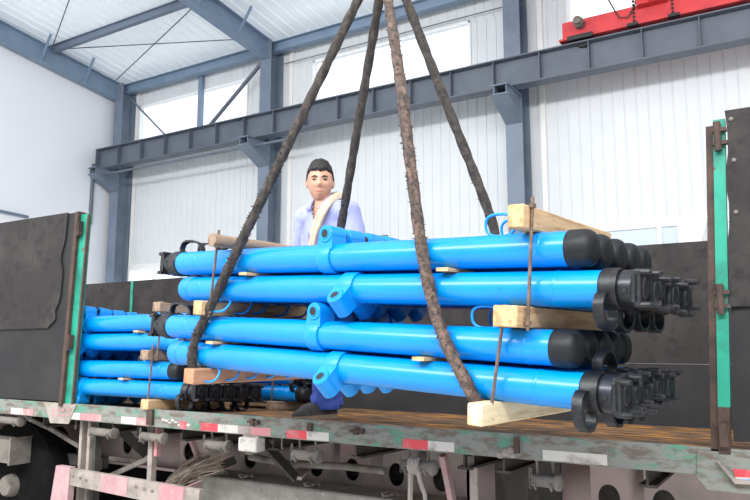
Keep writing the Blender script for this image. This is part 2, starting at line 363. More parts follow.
# ------------------------------------------------------------------ the truck
RY = 3.07; FYY = 5.3; DZ = 1.20; DS = .16/(FYY-RY); LEAN = .045
def deckz(y): return DZ-.004-(y-RY)*DS
truck = empty('flatbed_truck', 'green flatbed truck with high black rubber sides and a worn deck', 'truck', (-2.5, 3.9, 0))
TO = V((-2.5, 3.9, 0))
class TMB(MB):
    def build(s, name, m, parent=truck, bevel=0, ang=35):
        if parent is truck: s.v = [p-TO for p in s.v]
        return MB.build(s, name, m, parent, bevel, ang)
def sub(mb, name, m, par, **k):      # sub-part: same coordinates as its part (parts sit at the truck's origin)
    mb.v = [p-TO for p in mb.v]; return MB.build(mb, name, m, par, **k)
X0, X1 = -7.6, 1.2
m_ = TMB(); k = 14
for i in range(k):
    ya = RY+.03+(FYY-RY-.03)*i/k; yb = RY+.03+(FYY-RY-.03)*(i+1)/k-.006
    m_.add([(X0,ya,deckz(ya)),(X1,ya,deckz(ya)),(X1,yb,deckz(yb)),(X0,yb,deckz(yb)),(X0,ya,deckz(ya)-.05),(X1,ya,deckz(ya)-.05),(X1,yb,deckz(yb)-.05),(X0,yb,deckz(yb)-.05)],
           [(0,1,2,3),(7,6,5,4),(4,5,1,0),(5,6,2,1),(6,7,3,2),(7,4,0,3)])
deck = m_.build('deck', 'deck')
rail = TMB().box((X0, RY, 1.092), (X1, RY+.03, DZ)).box((X0, RY+.03, 1.092), (X1, RY+.09, 1.104)).build('side_rail', 'rail', bevel=.004)
def rx(px): return atY(px, 430, RY).x
def tape(px0, px1, mt, z0=1.098, z1=1.142):
    sub(MB().box((rx(px0), RY-.002, z0), (rx(px1), RY, z1)), 'reflective_tape', mt, rail)
for a, b, c in [(10,22,'white_tape'),(22,32,'pink_tape'),(69,79,'white_tape'),(79,101,'pink_tape'),(121,136,'white_tape'),(136,150,'pink_tape'),
                (201,218,'red_tape'),(218,238,'white_tape'),(251,271,'pink_tape'),(238,251,'dustywhite'),(287,307,'red_tape'),(307,329,'white_tape'),
                (403,428,'red_tape'),(428,454,'white_tape'),(542,606,'white_tape'),(180,186,'red_tape')]:
    tape(a, b, c)
# pocket gussets under the posts
def poly_rail(pts, y, d, name, m, **k):
    return sub(MB().prism([atY(px, py, y) for px, py in pts], (0, d, 0)), name, m, rail, **k)
poly_rail([(44,402),(76,405),(68,424),(50,423)], RY-.008, .01, 'post_pocket', 'dustywhite')
poly_rail([(697,450),(760,455),(760,495),(708,490),(697,477)], RY-.008, .01, 'post_pocket', 'rail')
p = poly_rail([(716,461),(719,461),(736,480),(760,482),(760,485),(735,484)], RY-.03, .02, 'bent_lip', 'dustywhite')
poly_rail([(733,469),(760,471),(760,478),(735,477)], RY-.012, .004, 'warning_sticker', 'red_tape')
poly_rail([(735,477),(760,478),(760,483),(737,481)], RY-.012, .004, 'warning_sticker', 'white_tape')
m_ = MB()
for i in range(6): q = atY(740+i*3, 480, RY-.0135); m_.ball(q, (.003,.002,.003), 6, 4)
sub(m_, 'sticker_dots', 'blue2', rail)
# faded plate figures: rows of pinkish dots on the left pocket
m_ = MB()
for i in range(4):
    for j in range(2): q = atY(53+5*i, 410+5*j, RY-.009); m_.box((q.x-.012, q.y-.001, q.z-.008), (q.x+.008, q.y+.001, q.z+.008))
sub(m_, 'faded_figures', 'pink_tape', rail)
# latches, notches, scraped paint lettering
for px0, py0, px1, py1 in [(149,409,154,425),(515,437,520,453),(309,423,313,431)]:
    a = atY(px0, py0, RY); b = atY(px1, py1, RY)
    sub(MB().box((a.x, RY-.02, b.z), (b.x, RY, a.z)), 'latch_plate', 'rust', rail)
for px, py in [(256,422),(360,431)]:
    a = atY(px, py, RY)
    m_ = MB().box((a.x-.03, RY-.02, a.z-.018), (a.x-.005, RY, a.z+.018)); m_.cyl((a.x-.05, RY-.015, a.z), (a.x+.035, RY-.015, a.z), .007); m_.box((a.x+.012, RY-.025, a.z-.012), (a.x+.03, RY, a.z+.012))
    sub(m_, 'bolt_latch', 'rust', rail)
m_ = MB(); random.seed(3)
for i in range(9):
    q = atY(163+3.2*i, 421+.5*i+random.uniform(-2, 2), RY-.001); m_.box((q.x-.012, RY-.0015, q.z-.004), (q.x+.012, RY, q.z+random.uniform(.001,.012)))
sub(m_, 'painted_scrawl', 'white_tape', rail)
m_ = MB()
for px, py, r in [(500,455,.02),(506,452,.025),(511,450,.022),(513,455,.016)]: q = atY(px, py, RY); m_.ball((q.x, RY, q.z), (r, .012, r*.8), 8, 6)
sub(m_, 'dried_mud', 'dustywhite', rail)
# side panels
def lx(x, z): return x + LEAN*(z-DZ)
def lean_poly(pts, y, d): return TMB().prism([(lx(x, z), y, z) for x, z in pts], (0, d, 0))
ZT = 2.545
xl = atY(55, 402, RY).x
xq = atY(66, 402, RY).x-.05
pan = lean_poly([(X0, DZ+.01), (xq, DZ+.01), (xq, ZT), (X0, ZT)], RY+.0, .035).build('side_panel', 'rubber2')
label(pan, 'left near side panel of black board')
# rubber skin: wavy right edge
edge = []
for i in range(15):
    z = 1.72 + (ZT+.005-1.72)*i/14; edge.append((xl-.03-.07*max(0, math.sin(i*.9))*(.4+.6*abs(noise.noise(V((i*.7, 0, 0))))) - (.12 if i == 0 else 0), z))
pts = [(X0, 1.70)] + edge + [(X0, ZT+.005)]
o = lean_poly(pts, RY-.014, .012); sub(o, 'rubber_sheet', 'rubber', pan)
def channel(xa, y0, mat_e, mat_c, tt):
    pr = TMB(); pr.prism([(lx(xa-.055, DZ-.02), RY-.02, DZ-.02), (lx(xa-.02, DZ-.02), RY-.02, DZ-.02), (lx(xa-.02, ZT), RY-.02, ZT), (lx(xa-.055, ZT), RY-.02, ZT)], (0, .07, 0))
    pr.prism([(lx(xa+.06, DZ-.02), RY-.004, DZ-.02), (lx(xa+.076, DZ-.02), RY-.004, DZ-.02), (lx(xa+.076, ZT-.03), RY-.004, ZT-.03), (lx(xa+.06, ZT-.03), RY-.004, ZT-.03)], (0, .018, 0))
    post = pr.build('corner_post', 'rust')
    c = MB().prism([(lx(xa-.02, DZ), RY+.005, DZ), (lx(xa+.06, DZ), RY+.005, DZ), (lx(xa+.06, ZT-.02), RY+.005, ZT-.02), (lx(xa-.02, ZT-.02), RY+.005, ZT-.02)], (0, .03, 0))
    sub(c, 'post_channel', 'teal', post)
    for z in (1.62, 2.42):
        h = MB().box((lx(xa-.02, z)-.005, RY-.035, z-.05), (lx(xa, z)+.02, RY, z+.05)); h.cyl((lx(xa, z), RY-.03, z-.06), (lx(xa, z), RY-.03, z+.06), .012)
        sub(h, 'hinge', 'rust', post)
    return post
channel(atY(66, 402, RY).x, RY, 0, 0, 0)
# right post and panel
xr = atY(725, 448, RY).x
pr = TMB().prism([(lx(xr-.05, DZ-.02), RY+.0, DZ-.02), (lx(xr-.022, DZ-.02), RY+.0, DZ-.02), (lx(xr-.022, ZT-.05), RY, ZT-.05), (lx(xr-.05, ZT-.05), RY, ZT-.05)], (0, .08, 0))
post = pr.build('corner_post', 'rust')
c = MB().prism([(lx(xr-.022, 1.36), RY-.01, 1.36), (lx(xr+.022, 1.36), RY-.01, 1.36), (lx(xr+.022, ZT-.03), RY-.01, ZT-.03), (lx(xr-.022, ZT-.03), RY-.01, ZT-.03)], (0, .05, 0)); sub(c, 'post_channel', 'teal', post)
c = MB().prism([(lx(xr-.022, DZ-.02), RY-.01, DZ-.02), (lx(xr+.02, DZ-.02), RY-.01, DZ-.02), (lx(xr+.02, 1.36), RY-.01, 1.36), (lx(xr-.022, 1.36), RY-.01, 1.36)], (0, .05, 0)); c.box((xr-.015, RY-.03, 1.21), (xr+.015, RY-.01, 1.3)); sub(c, 'post_foot', 'rust', post)
for z in (1.78, 2.44):
    h = MB().cyl((lx(xr, z)-.005, RY-.025, z-.06), (lx(xr, z)-.005, RY-.025, z+.06), .014); h.box((lx(xr, z)-.025, RY-.03, z-.035), (lx(xr, z)+.03, RY-.005, z-.02)).box((lx(xr, z)-.025, RY-.03, z+.02), (lx(xr, z)+.03, RY-.005, z+.035)); sub(h, 'hinge', 'rust', post)
pan = lean_poly([(xr+.03, DZ+.03), (X1, DZ+.03), (X1, ZT-.03), (xr+.03, ZT-.03)], RY+.0, .035).build('side_panel', 'rubber2')
label(pan, 'right near side panel covered with black rubber')
e = [(xr+.028+.006*math.sin(i*1.7), 1.75+(ZT-.0-1.75)*i/10) for i in range(11)]
o = lean_poly(e + [(X1, ZT-.0), (X1, 1.75)], RY-.018, .012); sub(o, 'rubber_sheet', 'rubber', pan)
for px, py in [(731,119),(734,160),(736,212)]: q = atY(px, py, RY-.019); sub(MB().lathe([(0,.009),(.004,.008),(.006,.003)], q, (0,-1,0), 10), 'rivet', 'dusty', pan)
# far side wall
FZT = 2.325; fb = deckz(FYY)-.02
far = TMB().box((X0, FYY, fb), (-6.45, FYY+.04, FZT)).build('far_side_panel', 'rubber'); label(far, 'far rubber panel at the left end')
far = TMB().box((-6.41, FYY, 1.47), (X1, FYY+.04, FZT)).build('far_side_panel', 'rubber'); label(far, 'long far rubber panel behind the load')
sub(MB().box((-6.41, FYY+.0, fb), (X1, FYY+.05, 1.465)), 'lower_board', 'rubber2', far)
TMB().box((-6.45, FYY-.01, fb), (-6.41, FYY+.05, FZT)).build('far_post', 'teal')
# chassis
WEB = 3.95; wz0, wz1 = .66, 1.06
def web(y, name):
    bm = bmesh.new(); xs = []
    holes = [(127,446),(189,446),(250,459),(316,469),(352,470),(396,475),(441,480),(520,490),(609,496),(664,500)]
    hs = sorted([(atY(px, py, WEB).x, .068) for px, py in holes]); zc = .785
    mb = TMB(); z0, z1 = wz0, wz1; x = X0
    for hx, r in hs:
        a, b = hx-.095, hx+.095
        if a < x: a = x
        for yy in (y, y+.012):
            mb.add([(x,yy,z0),(a,yy,z0),(a,yy,z1),(x,yy,z1)], [(0,1,2,3)])
            n = 24; out = []; inn = []
            for j in range(n):
                t = 2*PI*j/n; ct, st = math.cos(t), math.sin(t)
                inn.append((hx+r*ct*.85, yy, zc+r*st*1.05))
                kx = ((b-hx) if ct > 0 else (hx-a))/max(abs(ct), 1e-6); kz = ((z1-zc) if st > 0 else (zc-z0))/max(abs(st), 1e-6)
                k_ = min(kx, kz); out.append((hx+ct*k_, yy, zc+st*k_))
            mb.add(inn+out, [(j, (j+1) % n, n+(j+1) % n, n+j) for j in range(n)])
            # fill the corners
            for cx_, cz_ in ((a,z0),(a,z1),(b,z0),(b,z1)):
                best = sorted(range(n), key=lambda j: (out[j][0]-cx_)**2+(out[j][2]-cz_)**2)[:2]
                mb.add([(cx_,yy,cz_), out[best[0]], out[best[1]]], [(0,1,2)])
        n = 24; ri = []
        for yy in (y, y+.012): ri += [(hx+r*math.cos(2*PI*j/n)*.85, yy, zc+r*math.sin(2*PI*j/n)*1.05) for j in range(n)]
        mb.add(ri, [(j, (j+1) % n, n+(j+1) % n, n+j) for j in range(n)])
        x = b
    for yy in (y, y+.012): mb.add([(x,yy,z0),(X1,yy,z0),(X1,yy,z1),(x,yy,z1)], [(0,1,2,3)])
    mb.box((X0, y-.08, z0-.02), (X1, y+.09, z0)); mb.box((X0, y-.08, z1), (X1, y+.09, z1+.02))
    return mb.build(name, 'frame')
web(WEB, 'chassis_rail')
TMB().box((X0, 4.75, .42), (X1, 4.78, wz1)).build('chassis_rail', 'darkmetal')
for px in (30, 90, 125, 170, 215, 262, 345, 455, 495, 640):
    x = rx(px); TMB().ibeam((x, RY+.1, 1.055), (x, FYY, .99), .07, .1, .012, .01).build('cross_member', 'darkmetal')
# outrigger braces
def strut(pts, y0, y1, w, h, m, name='brace'):
    a = atY(*pts[0], y0); b = atY(*pts[1], y1); return TMB().beam(a, b, w, h, V((0,1,0))).build(name, m)
strut([(261,440),(296,478)], 3.3, 3.5, .02, .07, 'darkmetal'); strut([(296,478),(307,466)], 3.5, 3.8, .02, .07, 'frame')
strut([(115,424),(146,454)], 3.3, 3.7, .02, .07, 'darkmetal'); strut([(146,454),(152,432)], 3.7, 3.7, .03, .07, 'darkmetal')
strut([(188,431),(203,470)], 3.3, 3.5, .03, .03, 'fadedpink'); strut([(443,455),(454,510)], 3.3, 3.4, .03, .04, 'fadedpink')
m_ = TMB(); a = atY(473,457,3.2); m_.box((a.x-.035, 3.2, .6), (a.x-.02, 3.26, a.z)).box((a.x-.035, 3.2, .6), (a.x+.02, 3.215, a.z-.05)); m_.build('hanging_bracket', 'dustywhite')
strut([(20,414),(52,429)], 3.3, 3.3, .03, .03, 'dusty'); strut([(52,429),(80,446)], 3.3, 3.3, .03, .03, 'dusty')
strut([(110,458),(152,462)], 3.35, 3.35, .03, .02, 'dusty'); strut([(110,476),(152,457)], 3.3, 3.3, .03, .03, 'dusty')
strut([(200,474),(235,460)], 3.5, 3.7, .05, .03, 'darkmetal')
m_ = TMB(); a = atY(505, 480, 3.5); m_.box((a.x, 3.5, .4), (a.x+.12, 3.56, 1.05)); m_.build('hanging_bracket', 'darkmetal')
TMB().box((X0, 4.3, .2), (-2.2, 4.36, .66)).build('under_shade_panel', 'tyre')  # added dark panel standing in for the shade under the truck, no tank
TMB().box((atY(495,480,3.9).x, 3.9, .4), (atY(560,480,3.9).x, 3.93, 1.05)).build('mud_flap', 'darkmetal')
# long pole tied along the frame
m_ = TMB(); pth = [atY(px, py, 3.6) for px, py in [(250,457),(290,464),(340,466),(386,471)]]; m_.tube(pth, .022, 10); m_.build('wooden_pole', 'dusty')
# rope rollers under the rail
for px, py, w in [(9,420,20),(103,432,19),(153,437,18),(217,445,18),(306,455,20),(418,466,24),(545,481,20)]:
    a = atY(px-w*.6, py-1, RY+.03); b = atY(px+w*.55, py+1.5, RY+.03)
    m_ = TMB().cyl(a, b, .026, n=18); m_.lathe([(0,.03),(0,.036),(.02,.036),(.03,.02)], b, (b-a), 18)
    r = m_.build('rope_roller', 'dusty')
    for f_ in (.12, .82):
        q = a.lerp(b, f_); m_ = MB().tube([(q.x, q.y+.02, 1.1), (q.x, q.y+.032, q.z+.03), (q.x, q.y+.025, q.z-.02), (q.x, q.y-.01, q.z-.034), (q.x, q.y-.032, q.z-.005)], .007, 6)
        sub(m_, 'hanger_hook', 'dusty', r)
    m_ = MB()
    for k_ in range(6):
        z = a.z+.045-.014*k_; m_.tube([V((a.x-.008, a.y-.01, z)) + V((.006*math.cos(t), .006*math.sin(t)*(k_ % 2), .009*math.sin(t)*1.0)) for t in [2*PI*j/8 for j in range(8)]], .0028, 5, closed=True)
    sub(m_, 'chain', 'dusty', r)
    if px == 418:
        m_ = MB(); c0 = a.lerp(b, .4)
        hl = [c0 + (b-a)*(.35*(i/40-.4)) + V((0, .036*math.cos(i*.75), .036*math.sin(i*.75))) for i in range(40)]; m_.tube(hl, .009, 6)
        m_.tube([c0+V((.03,-.03,0)), c0+V((.05,-.04,-.06)), c0+V((.07,-.03,-.12)), c0+V((.075,-.03,-.17))], .011, 6); m_.tube([c0+V((-.01,-.02,-.02)), c0+V((-.02,-.02,-.3))], .014, 6)
        sub(m_, 'tied_rag', 'dustywhite', r)
# small hooks
for px, py in [(76,425),(31,418),(282,444)]:
    q = atY(px, py, RY+.05); m_ = TMB().tube([(q.x, q.y, 1.1), (q.x, q.y, q.z), (q.x+.008, q.y-.01, q.z-.02), (q.x+.02, q.y-.015, q.z-.02)], .006, 6); m_.build('rope_hook', 'dusty')
# white side lamp
a = atY(238, 437, RY-.03); b = atY(256, 453, RY-.03)
lamp = TMB().box((a.x, RY-.03, b.z), (b.x, RY+.05, a.z)).build('side_lamp', 'white_tape', bevel=.008)
sub(MB().box((a.x+.01, RY-.0, a.z), (b.x-.01, RY+.04, a.z+.03)), 'lamp_bracket', 'dustywhite', lamp); sub(MB().box((a.x+.03, RY-.0, b.z-.02), (b.x-.05, RY+.03, b.z)), 'lamp_socket', 'dusty', lamp)
# under-run guard
GY = 3.02
def gq(px, py): return atY(px, py, GY)
g = TMB().prism([gq(56,466), gq(200,490), gq(197,512), gq(55,482)], (0, .03, 0)).build('side_guard', 'dustywhite')
def gs(pts, m): sub(MB().prism([atY(px, py, GY-.003) for px, py in pts], (0, .003, 0)), 'guard_stripe', m, g)
gs([(101,473.5),(128,478),(126,497),(100,491.5)], 'fadedpink'); gs([(160,483.5),(184,487.5),(182,509),(158,503.5)], 'pink_tape')
m_ = MB(); random.seed(5)
for px, py in [(73,476),(80,478),(86,480),(136,487),(144,489),(152,491)]: q = atY(px, py, GY-.002); m_.ball(q, (.015, .002, .01), 8, 4)
sub(m_, 'stickers', 'dusty', g)
TMB().prism([atY(56,465.6,GY-.006), atY(70,467.7,GY-.006), atY(66,515,GY-.006), atY(48,515,GY-.006)], (0, .045, 0)).build('guard_end_post', 'fadedpink')
TMB().prism([atY(184,487,GY), atY(198,481,3.2), atY(198,502,3.2), atY(184,509,GY)], (.01, .03, 0)).build('guard_return', 'fadedpink')
for px, m in ((80, 'dustywhite'), (88, 'dustywhite'), (94, 'darkmetal')):
    a = atY(px, 424, 3.15); TMB().box((a.x, 3.15, .5), (a.x+.028, 3.2, 1.1)).build('guard_hanger', m)
a = atY(151, 428, 3.15); TMB().box((a.x-.02, 3.15, .72), (a.x+.02, 3.19, 1.09)).build('guard_hanger', 'dustywhite')
a = atY(157, 428, 3.15); sub(MB().box((a.x-.02, 3.15, .9), (a.x+.005, 3.19, 1.09)), 'guard_stripe', 'pink_tape', bpy.data.objects['guard_hanger.003'])
# grey tank below
a = atY(197, 474, 3.6); b = atY(450, 504, 3.6)
tk = TMB().box((a.x, 3.6, .3), (b.x, 3.86, a.z)).build('tool_tank', 'boxgrey', bevel=.015)
for px, py in [(222,477),(246,478),(312,487),(390,497)]:
    q = atY(px, py, 3.63); q.z = a.z+.01
    m_ = MB().tube([q+V((.05*math.cos(t)*(1-t/14), .03*math.sin(t*1.7), .012+.012*math.sin(t*2.3))) for t in [i*.6 for i in range(12)]], .007, 5)
    sub(m_, 'twisted_wire', 'dusty', tk)
# dry wire bundle carried on the guard
random.seed(11); m_ = TMB(); c0 = atY(180, 470, 3.32)
for i in range(150):
    t0 = random.uniform(.15, 1.3); rr = random.uniform(.12, .22)
    base = atY(167+random.uniform(-5, 6), 488+random.uniform(-4, 4), 3.3+random.uniform(-.06, .12))
    end = atY(198+random.uniform(0, 28), 458+random.uniform(-5, 14), 3.45+random.uniform(-.1, .15))
    mid = base.lerp(end, .45) + V((random.uniform(-.05, .0), random.uniform(-.05, .05), random.uniform(.0, .08)))
    pth = [base.lerp(mid, t)*(1-t) + mid.lerp(end, t)*t for t in (0, .25, .5, .75, 1)]
    m_.tube(pth, .0022, 4, caps=False)
o = m_.build('wire_bundle', 'twig', None)
tag(o, 'bundle of dry grey wire stuffed under the truck deck beside the grey tank', 'wire', kind='stuff')
# running gear at the left: hub, wheel, axle box
def wheel(x, y):
    w = TMB().lathe([(0,.3),(0,.42),(.03,.49),(.08,.51),(.2,.51),(.25,.49),(.28,.42),(.28,.3)], (x, y, .51), (0,1,0), 40).build('wheel', 'tyre')
    m_ = MB().lathe([(.06,.05),(.03,.1),(.03,.12),(.12,.14),(.12,.27),(.02,.29),(.02,.31),(.26,.31)], (x, y, .51), (0,1,0), 32)
    sub(m_, 'rim', 'darkmetal', w)
    m_ = MB().lathe([(-.07,.03),(-.07,.07),(-.05,.08),(.06,.1)], (x, y, .51), (0,1,0), 24)
    for k_ in range(10): t = 2*PI*k_/10; m_.cyl((x+.2*math.cos(t), y+.12, .51+.2*math.sin(t)), (x+.2*math.cos(t), y+.08, .51+.2*math.sin(t)), .016, n=6)
    sub(m_, 'hub', 'dusty', w)
hubx = atY(6, 497, 3.3).x
wheel(hubx, 3.35); wheel(hubx-1.3, 3.35)
a = atY(0, 435, 3.25); b = atY(17, 463, 3.25)
m_ = TMB(); m_.box((a.x-.8, 3.2, b.z), (b.x, 3.34, a.z-.02)); m_.box((b.x-.01, 3.18, b.z-.01), (b.x+.012, 3.36, a.z)); m_.build('box_beam', 'dusty')
a = atY(18, 447, 3.5); b = atY(80, 466, 3.5)
m_ = TMB().box((a.x-.1, 3.5, b.z), (b.x+.25, 3.56, a.z)); m_.build('box_beam', 'darkmetal')
m_ = TMB()
for px, py in [(44,452),(52,453),(62,452),(56,446)]: q = atY(px, py, 3.495); m_.cyl(q, q+V((0,-.02,0)), .02, n=10)
m_.build('bolt_heads', 'black')

# ------------------------------------------------------------------ hydraulic props
LP = 2.27
def prop_meshes():
    R = .057; m = {}
    b = MB().lathe([(.07,.04),(.07,R),(.165,R),(.168,R+.0015),(.174,R+.0015),(.177,R),(1.95,R),(1.953,R+.0015),(1.959,R+.0015),(1.962,R),(2.115,R),(2.115,.03)], (0,0,0), (1,0,0), 40); m['cylinder'] = b.mesh('cylinder', 15)
    b = MB().lathe([(0,.0),(.0,.03),(.003,.044),(.009,.053),(.02,.059),(.034,.0605),(.078,.0605),(.084,.058),(.084,.04)], (0,0,0), (1,0,0), 40); m['base_cap'] = b.mesh('base_cap', 60)
    b = MB().lathe([(1.065,.05),(1.065,.0645),(1.069,.066),(1.131,.066),(1.135,.0645),(1.135,.05)], (0,0,0), (1,0,0), 40); m['collar'] = b.mesh('collar')
    # valve lug: tangential boss above the collar, bore facing the front (+Y)
    n = 20; prof = []; zc = .092; xo = 1.092
    for j in range(n+1):
        t = PI*j/n; prof.append((xo+.034*math.cos(t), zc+.034*math.sin(t)))
    b = MB().lathe([(0,.02),(0,.031),(.005,.036),(.09,.036),(.095,.032),(.095,.02)], (xo, -.035, zc), (0,1,0), 28)
    b.prism([(xo-.036, -.032, .03), (xo+.045, -.032, .03), (xo+.0345, -.032, zc), (xo-.0345, -.032, zc)], (0, .086, 0)); m['valve_lug'] = b.mesh('valve_lug')
    b = MB().tube([(xo+.02*math.cos(t), .0605, zc+.02*math.sin(t)) for t in [2*PI*j/20 for j in range(20)]], .003, 6, closed=True); m['bore_rim'] = b.mesh('bore_rim')
    b = MB().lathe([(0,0),(0,.0165),(.002,.0165)], (xo, .0595, zc), (0,1,0), 20); m['bore'] = b.mesh('bore')
    # oval ring handle near the base
    pts = []
    for j in range(28):
        t = 2*PI*j/28; ct, st = math.cos(t), math.sin(t)
        sx = abs(ct)**.75*(1 if ct > 0 else -1); sz = abs(st)**.75*(1 if st > 0 else -1)
        pts.append((.335+.055*sx, .0+.006*sz, .09+.037*sz))
    m['ring_handle'] = MB().tube(pts, .0052, 8, closed=True).mesh('ring_handle', 60)
    # head: black ring, dark piston, four-clawed crown
    b = MB().lathe([(2.10,.05),(2.10,.058),(2.106,.0635),(2.15,.0635),(2.155,.061),(2.155,.045)], (0,0,0), (1,0,0), 40); m['head_ring'] = b.mesh('head_ring')
    b = MB().lathe([(2.15,.03),(2.15,.051),(2.161,.051),(2.163,.0565),(2.197,.0565),(2.203,.05),(2.203,.02)], (0,0,0), (1,0,0), 36)
    m['piston'] = b.mesh('piston')
    b = MB().lathe([(0,0),(0,.0065),(.003,.0065)], (2.18, .0555, .008), (0,1,0), 12); m['drain_hole'] = b.mesh('drain_hole')
    b = MB(); h = .056; c = .016
    sq = [(-h+c,-h),(h-c,-h),(h,-h+c),(h,h-c),(h-c,h),(-h+c,h),(-h,h-c),(-h,-h+c)]
    b.prism([(2.200, y, z) for y, z in sq], (.017, 0, 0))
    for sy in (-1, 1):
        for sz in (-1, 1):
            b.tube([(2.21, sy*.045, sz*.047), (2.238, sy*.045, sz*.047), (2.25, sy*.045, sz*.047), (2.255, sy*.045, sz*.047)], lambda f, t, i: (.011, .0105, .0095, .005)[i], 10)
        b.box((2.21, sy*.046-.010, -.05), (2.226, sy*.046+.010, .05))
    m['crown'] = b.mesh('crown')
    b = MB().lathe([(2.21,.02),(2.21,.031),(2.222,.031),(2.227,.027),(2.228,.0)], (0,0,0), (1,0,0), 24); m['crown_boss'] = b.mesh('crown_boss')
    # flat-bar bail handle springing from the head ring
    path = [(2.13, .05), (2.14, .078), (2.132, .102), (2.105, .114), (2.05, .112), (2.0, .098), (1.975, .075), (1.968, .052)]
    b = MB(); k = len(path); inner = []
    for i in range(k):
        p = V((path[i][0], path[i][1])); q0 = V(path[max(i-1,0)]); q1 = V(path[min(i+1,k-1)]); d = (q1-q0).normalized(); nn = V((d.y, -d.x))
        inner.append((p-nn*.0045, p+nn*.0045))
    vs = []; fs = []
    for (p, q) in inner:
        for pp in (p, q):
            for yy in (-.014, .014): vs.append((pp.x, yy, pp.y))
    for i in range(k-1):
        o = 4*i
        for a_, b_ in ((0,1),(1,3),(3,2),(2,0)): fs.append((o+a_, o+b_, o+4+b_, o+4+a_))
    fs += [(0,1,3,2), (4*k-4, 4*k-2, 4*k-1, 4*k-3)]
    b.add(vs, fs); m['bail_handle'] = b.mesh('bail_handle')
    prf = [(-48, .058), (-46, .085), (-36, .108), (-18, .122), (0, .126), (18, .122), (36, .108), (46, .085), (48, .058)]
    pts = [V((math.sin(math.radians(a))*r, math.cos(math.radians(a))*r)) for a, r in prf]; b = MB(); vs = []; fs = []; k = len(pts)
    for i, p in enumerate(pts):
        d = (pts[min(i+1,k-1)]-pts[max(i-1,0)]).normalized(); nn = V((d.y, -d.x))
        for q in (p-nn*.006, p+nn*.006):
            for xx in (2.103, 2.135): vs.append((xx, q.x, q.y))
    for i in range(k-1):
        o = 4*i
        for a_, b_ in ((0,1),(1,3),(3,2),(2,0)): fs.append((o+a_, o+b_, o+4+b_, o+4+a_))
    fs += [(0,1,3,2), (4*k-4, 4*k-2, 4*k-1, 4*k-3)]
    b.add(vs, fs); m['loop_handle'] = b.mesh('loop_handle', 50)
    return m
PM = prop_meshes()
MT = dict(cylinder='blue', collar='blue2', valve_lug='blue2', bore_rim='blue2', bore='black', ring_handle='blue2', head_ring='blacksteel', piston='piston', drain_hole='black', crown='blacksteel', crown_boss='blacksteel', bail_handle='blacksteel')
SUBS = dict(bore_rim='valve_lug', bore='valve_lug', drain_hole='piston', crown_boss='crown')
MESHB = {}
def slot(mesh_name, mt):
    key = (mesh_name, mt)
    if key not in MESHB:
        me = PM[mesh_name].copy(); me.name = mesh_name; me.materials.append(M[mt]); MESHB[key] = me
    return MESHB[key]
PARTS = ['cylinder', 'base_cap', 'collar', 'valve_lug', 'bore_rim', 'bore', 'ring_handle', 'head_ring', 'piston', 'drain_hole', 'crown', 'crown_boss', 'bail_handle']
def prop(mtx, lab, group, black_base, twist=0, crown_tw=0, lugtw=0, upright=True):
    t = bpy.data.objects.new('hydraulic_prop', None); C.objects.link(t); t.empty_display_size = .05
    t.matrix_world = mtx; tag(t, lab, 'hydraulic prop', group)
    made = {}
    for pn in PARTS:
        mt = MT.get(pn) or ('blackpaint' if black_base else 'dustblue')
        o = bpy.data.objects.new(pn, slot('loop_handle' if pn == 'bail_handle' and not upright else pn, mt)); C.objects.link(o)
        o.parent = made[SUBS[pn]] if pn in SUBS else t
        if pn == 'bail_handle' and twist: o.rotation_euler = (twist, 0, 0)
        if pn == 'crown': o.rotation_euler = (crown_tw, 0, 0)
        if pn in ('valve_lug', 'collar') and lugtw: o.rotation_euler = (lugtw, 0, 0)
        if pn == 'ring_handle' and lugtw: o.rotation_euler = ((0 if upright else -.42) + random.uniform(-.1, .1), 0, 0)
        if pn == 'base_cap' and black_base: o['label'] = 'black painted end cap'
        made[pn] = o
    return t
ROWN = ['front', 'second from front', 'middle', 'fourth from front', 'rearmost']
def stack(P, u, w, n, layers, rows, pitch, where, group, seed=1, special=None):
    """layers: (drop below top axis, s of the base, base_right?)"""
    random.seed(seed)
    for li, (drop, sb, base_right, lname) in enumerate(layers):
        for r in range(rows):
            o = P + n*(pitch*r) - w*drop
            js = ((special or {}).get('shift', {}).get(li, [0]*9)[r]) + (random.uniform(-.006, .006) if r else 0)
            X = u if base_right else -u; Z = w if base_right else -w; Y = Z.cross(X).normalized()
            orig = o + u*(sb+js)
            m = Matrix((X, Y, Z)).transposed().to_4x4(); m.translation = orig
            ex = (special or {}).get((li, r), {})
            prop(m, 'blue prop, %s, %s, %s' % (ROWN[r] if rows == 5 else ['front', 'second from front', 'third from front', 'rearmost'][r], lname, where), group, base_right,
                 ex.get('twist', random.uniform(-.12, .12) - (0 if base_right else .4)), ex.get('crown', random.choice([0, .1, -.15, .3]) if r else .03), ex['lug'] if 'lug' in ex else (0 if base_right else -.72) + (random.uniform(-.12, .12) if r else 0), base_right)
# hanging load
u = ray(-475, 289).normalized()
nrm = u.cross(V((0,0,1))).normalized(); nrm = nrm if nrm.y > 0 else -nrm
w = nrm.cross(u); w = w if w.z > 0 else -w
A = ray(573, 248.7); A.normalize(); P0 = EYE + A*((FPX*.114/36.3)/A.dot(FW))
LAY = [(0, -.075, True, 'top layer'), (.126, 2.0, False, 'second layer'), (.312, -.03, True, 'third layer'), (.438, 2.055, False, 'bottom layer')]
stack(P0, u, w, nrm, LAY, 5, .128, 'the hanging load', 'hydraulic props in the hanging load', 2,
      {(3, 0): dict(twist=-.8, crown=.12), (3, 1): dict(twist=PI-.1, crown=.3), (3, 2): dict(crown=.5), (1, 1): dict(twist=.1), 'shift': {1: [0, .015, .033, .03, .027], 2: [0, .005, .01, .02, .027], 3: [0, .015, .018, .025, .033]}})
def lp(s, a, h): return P0 + u*s + nrm*a + w*h     # point in the load's frame (h relative to the top axis)
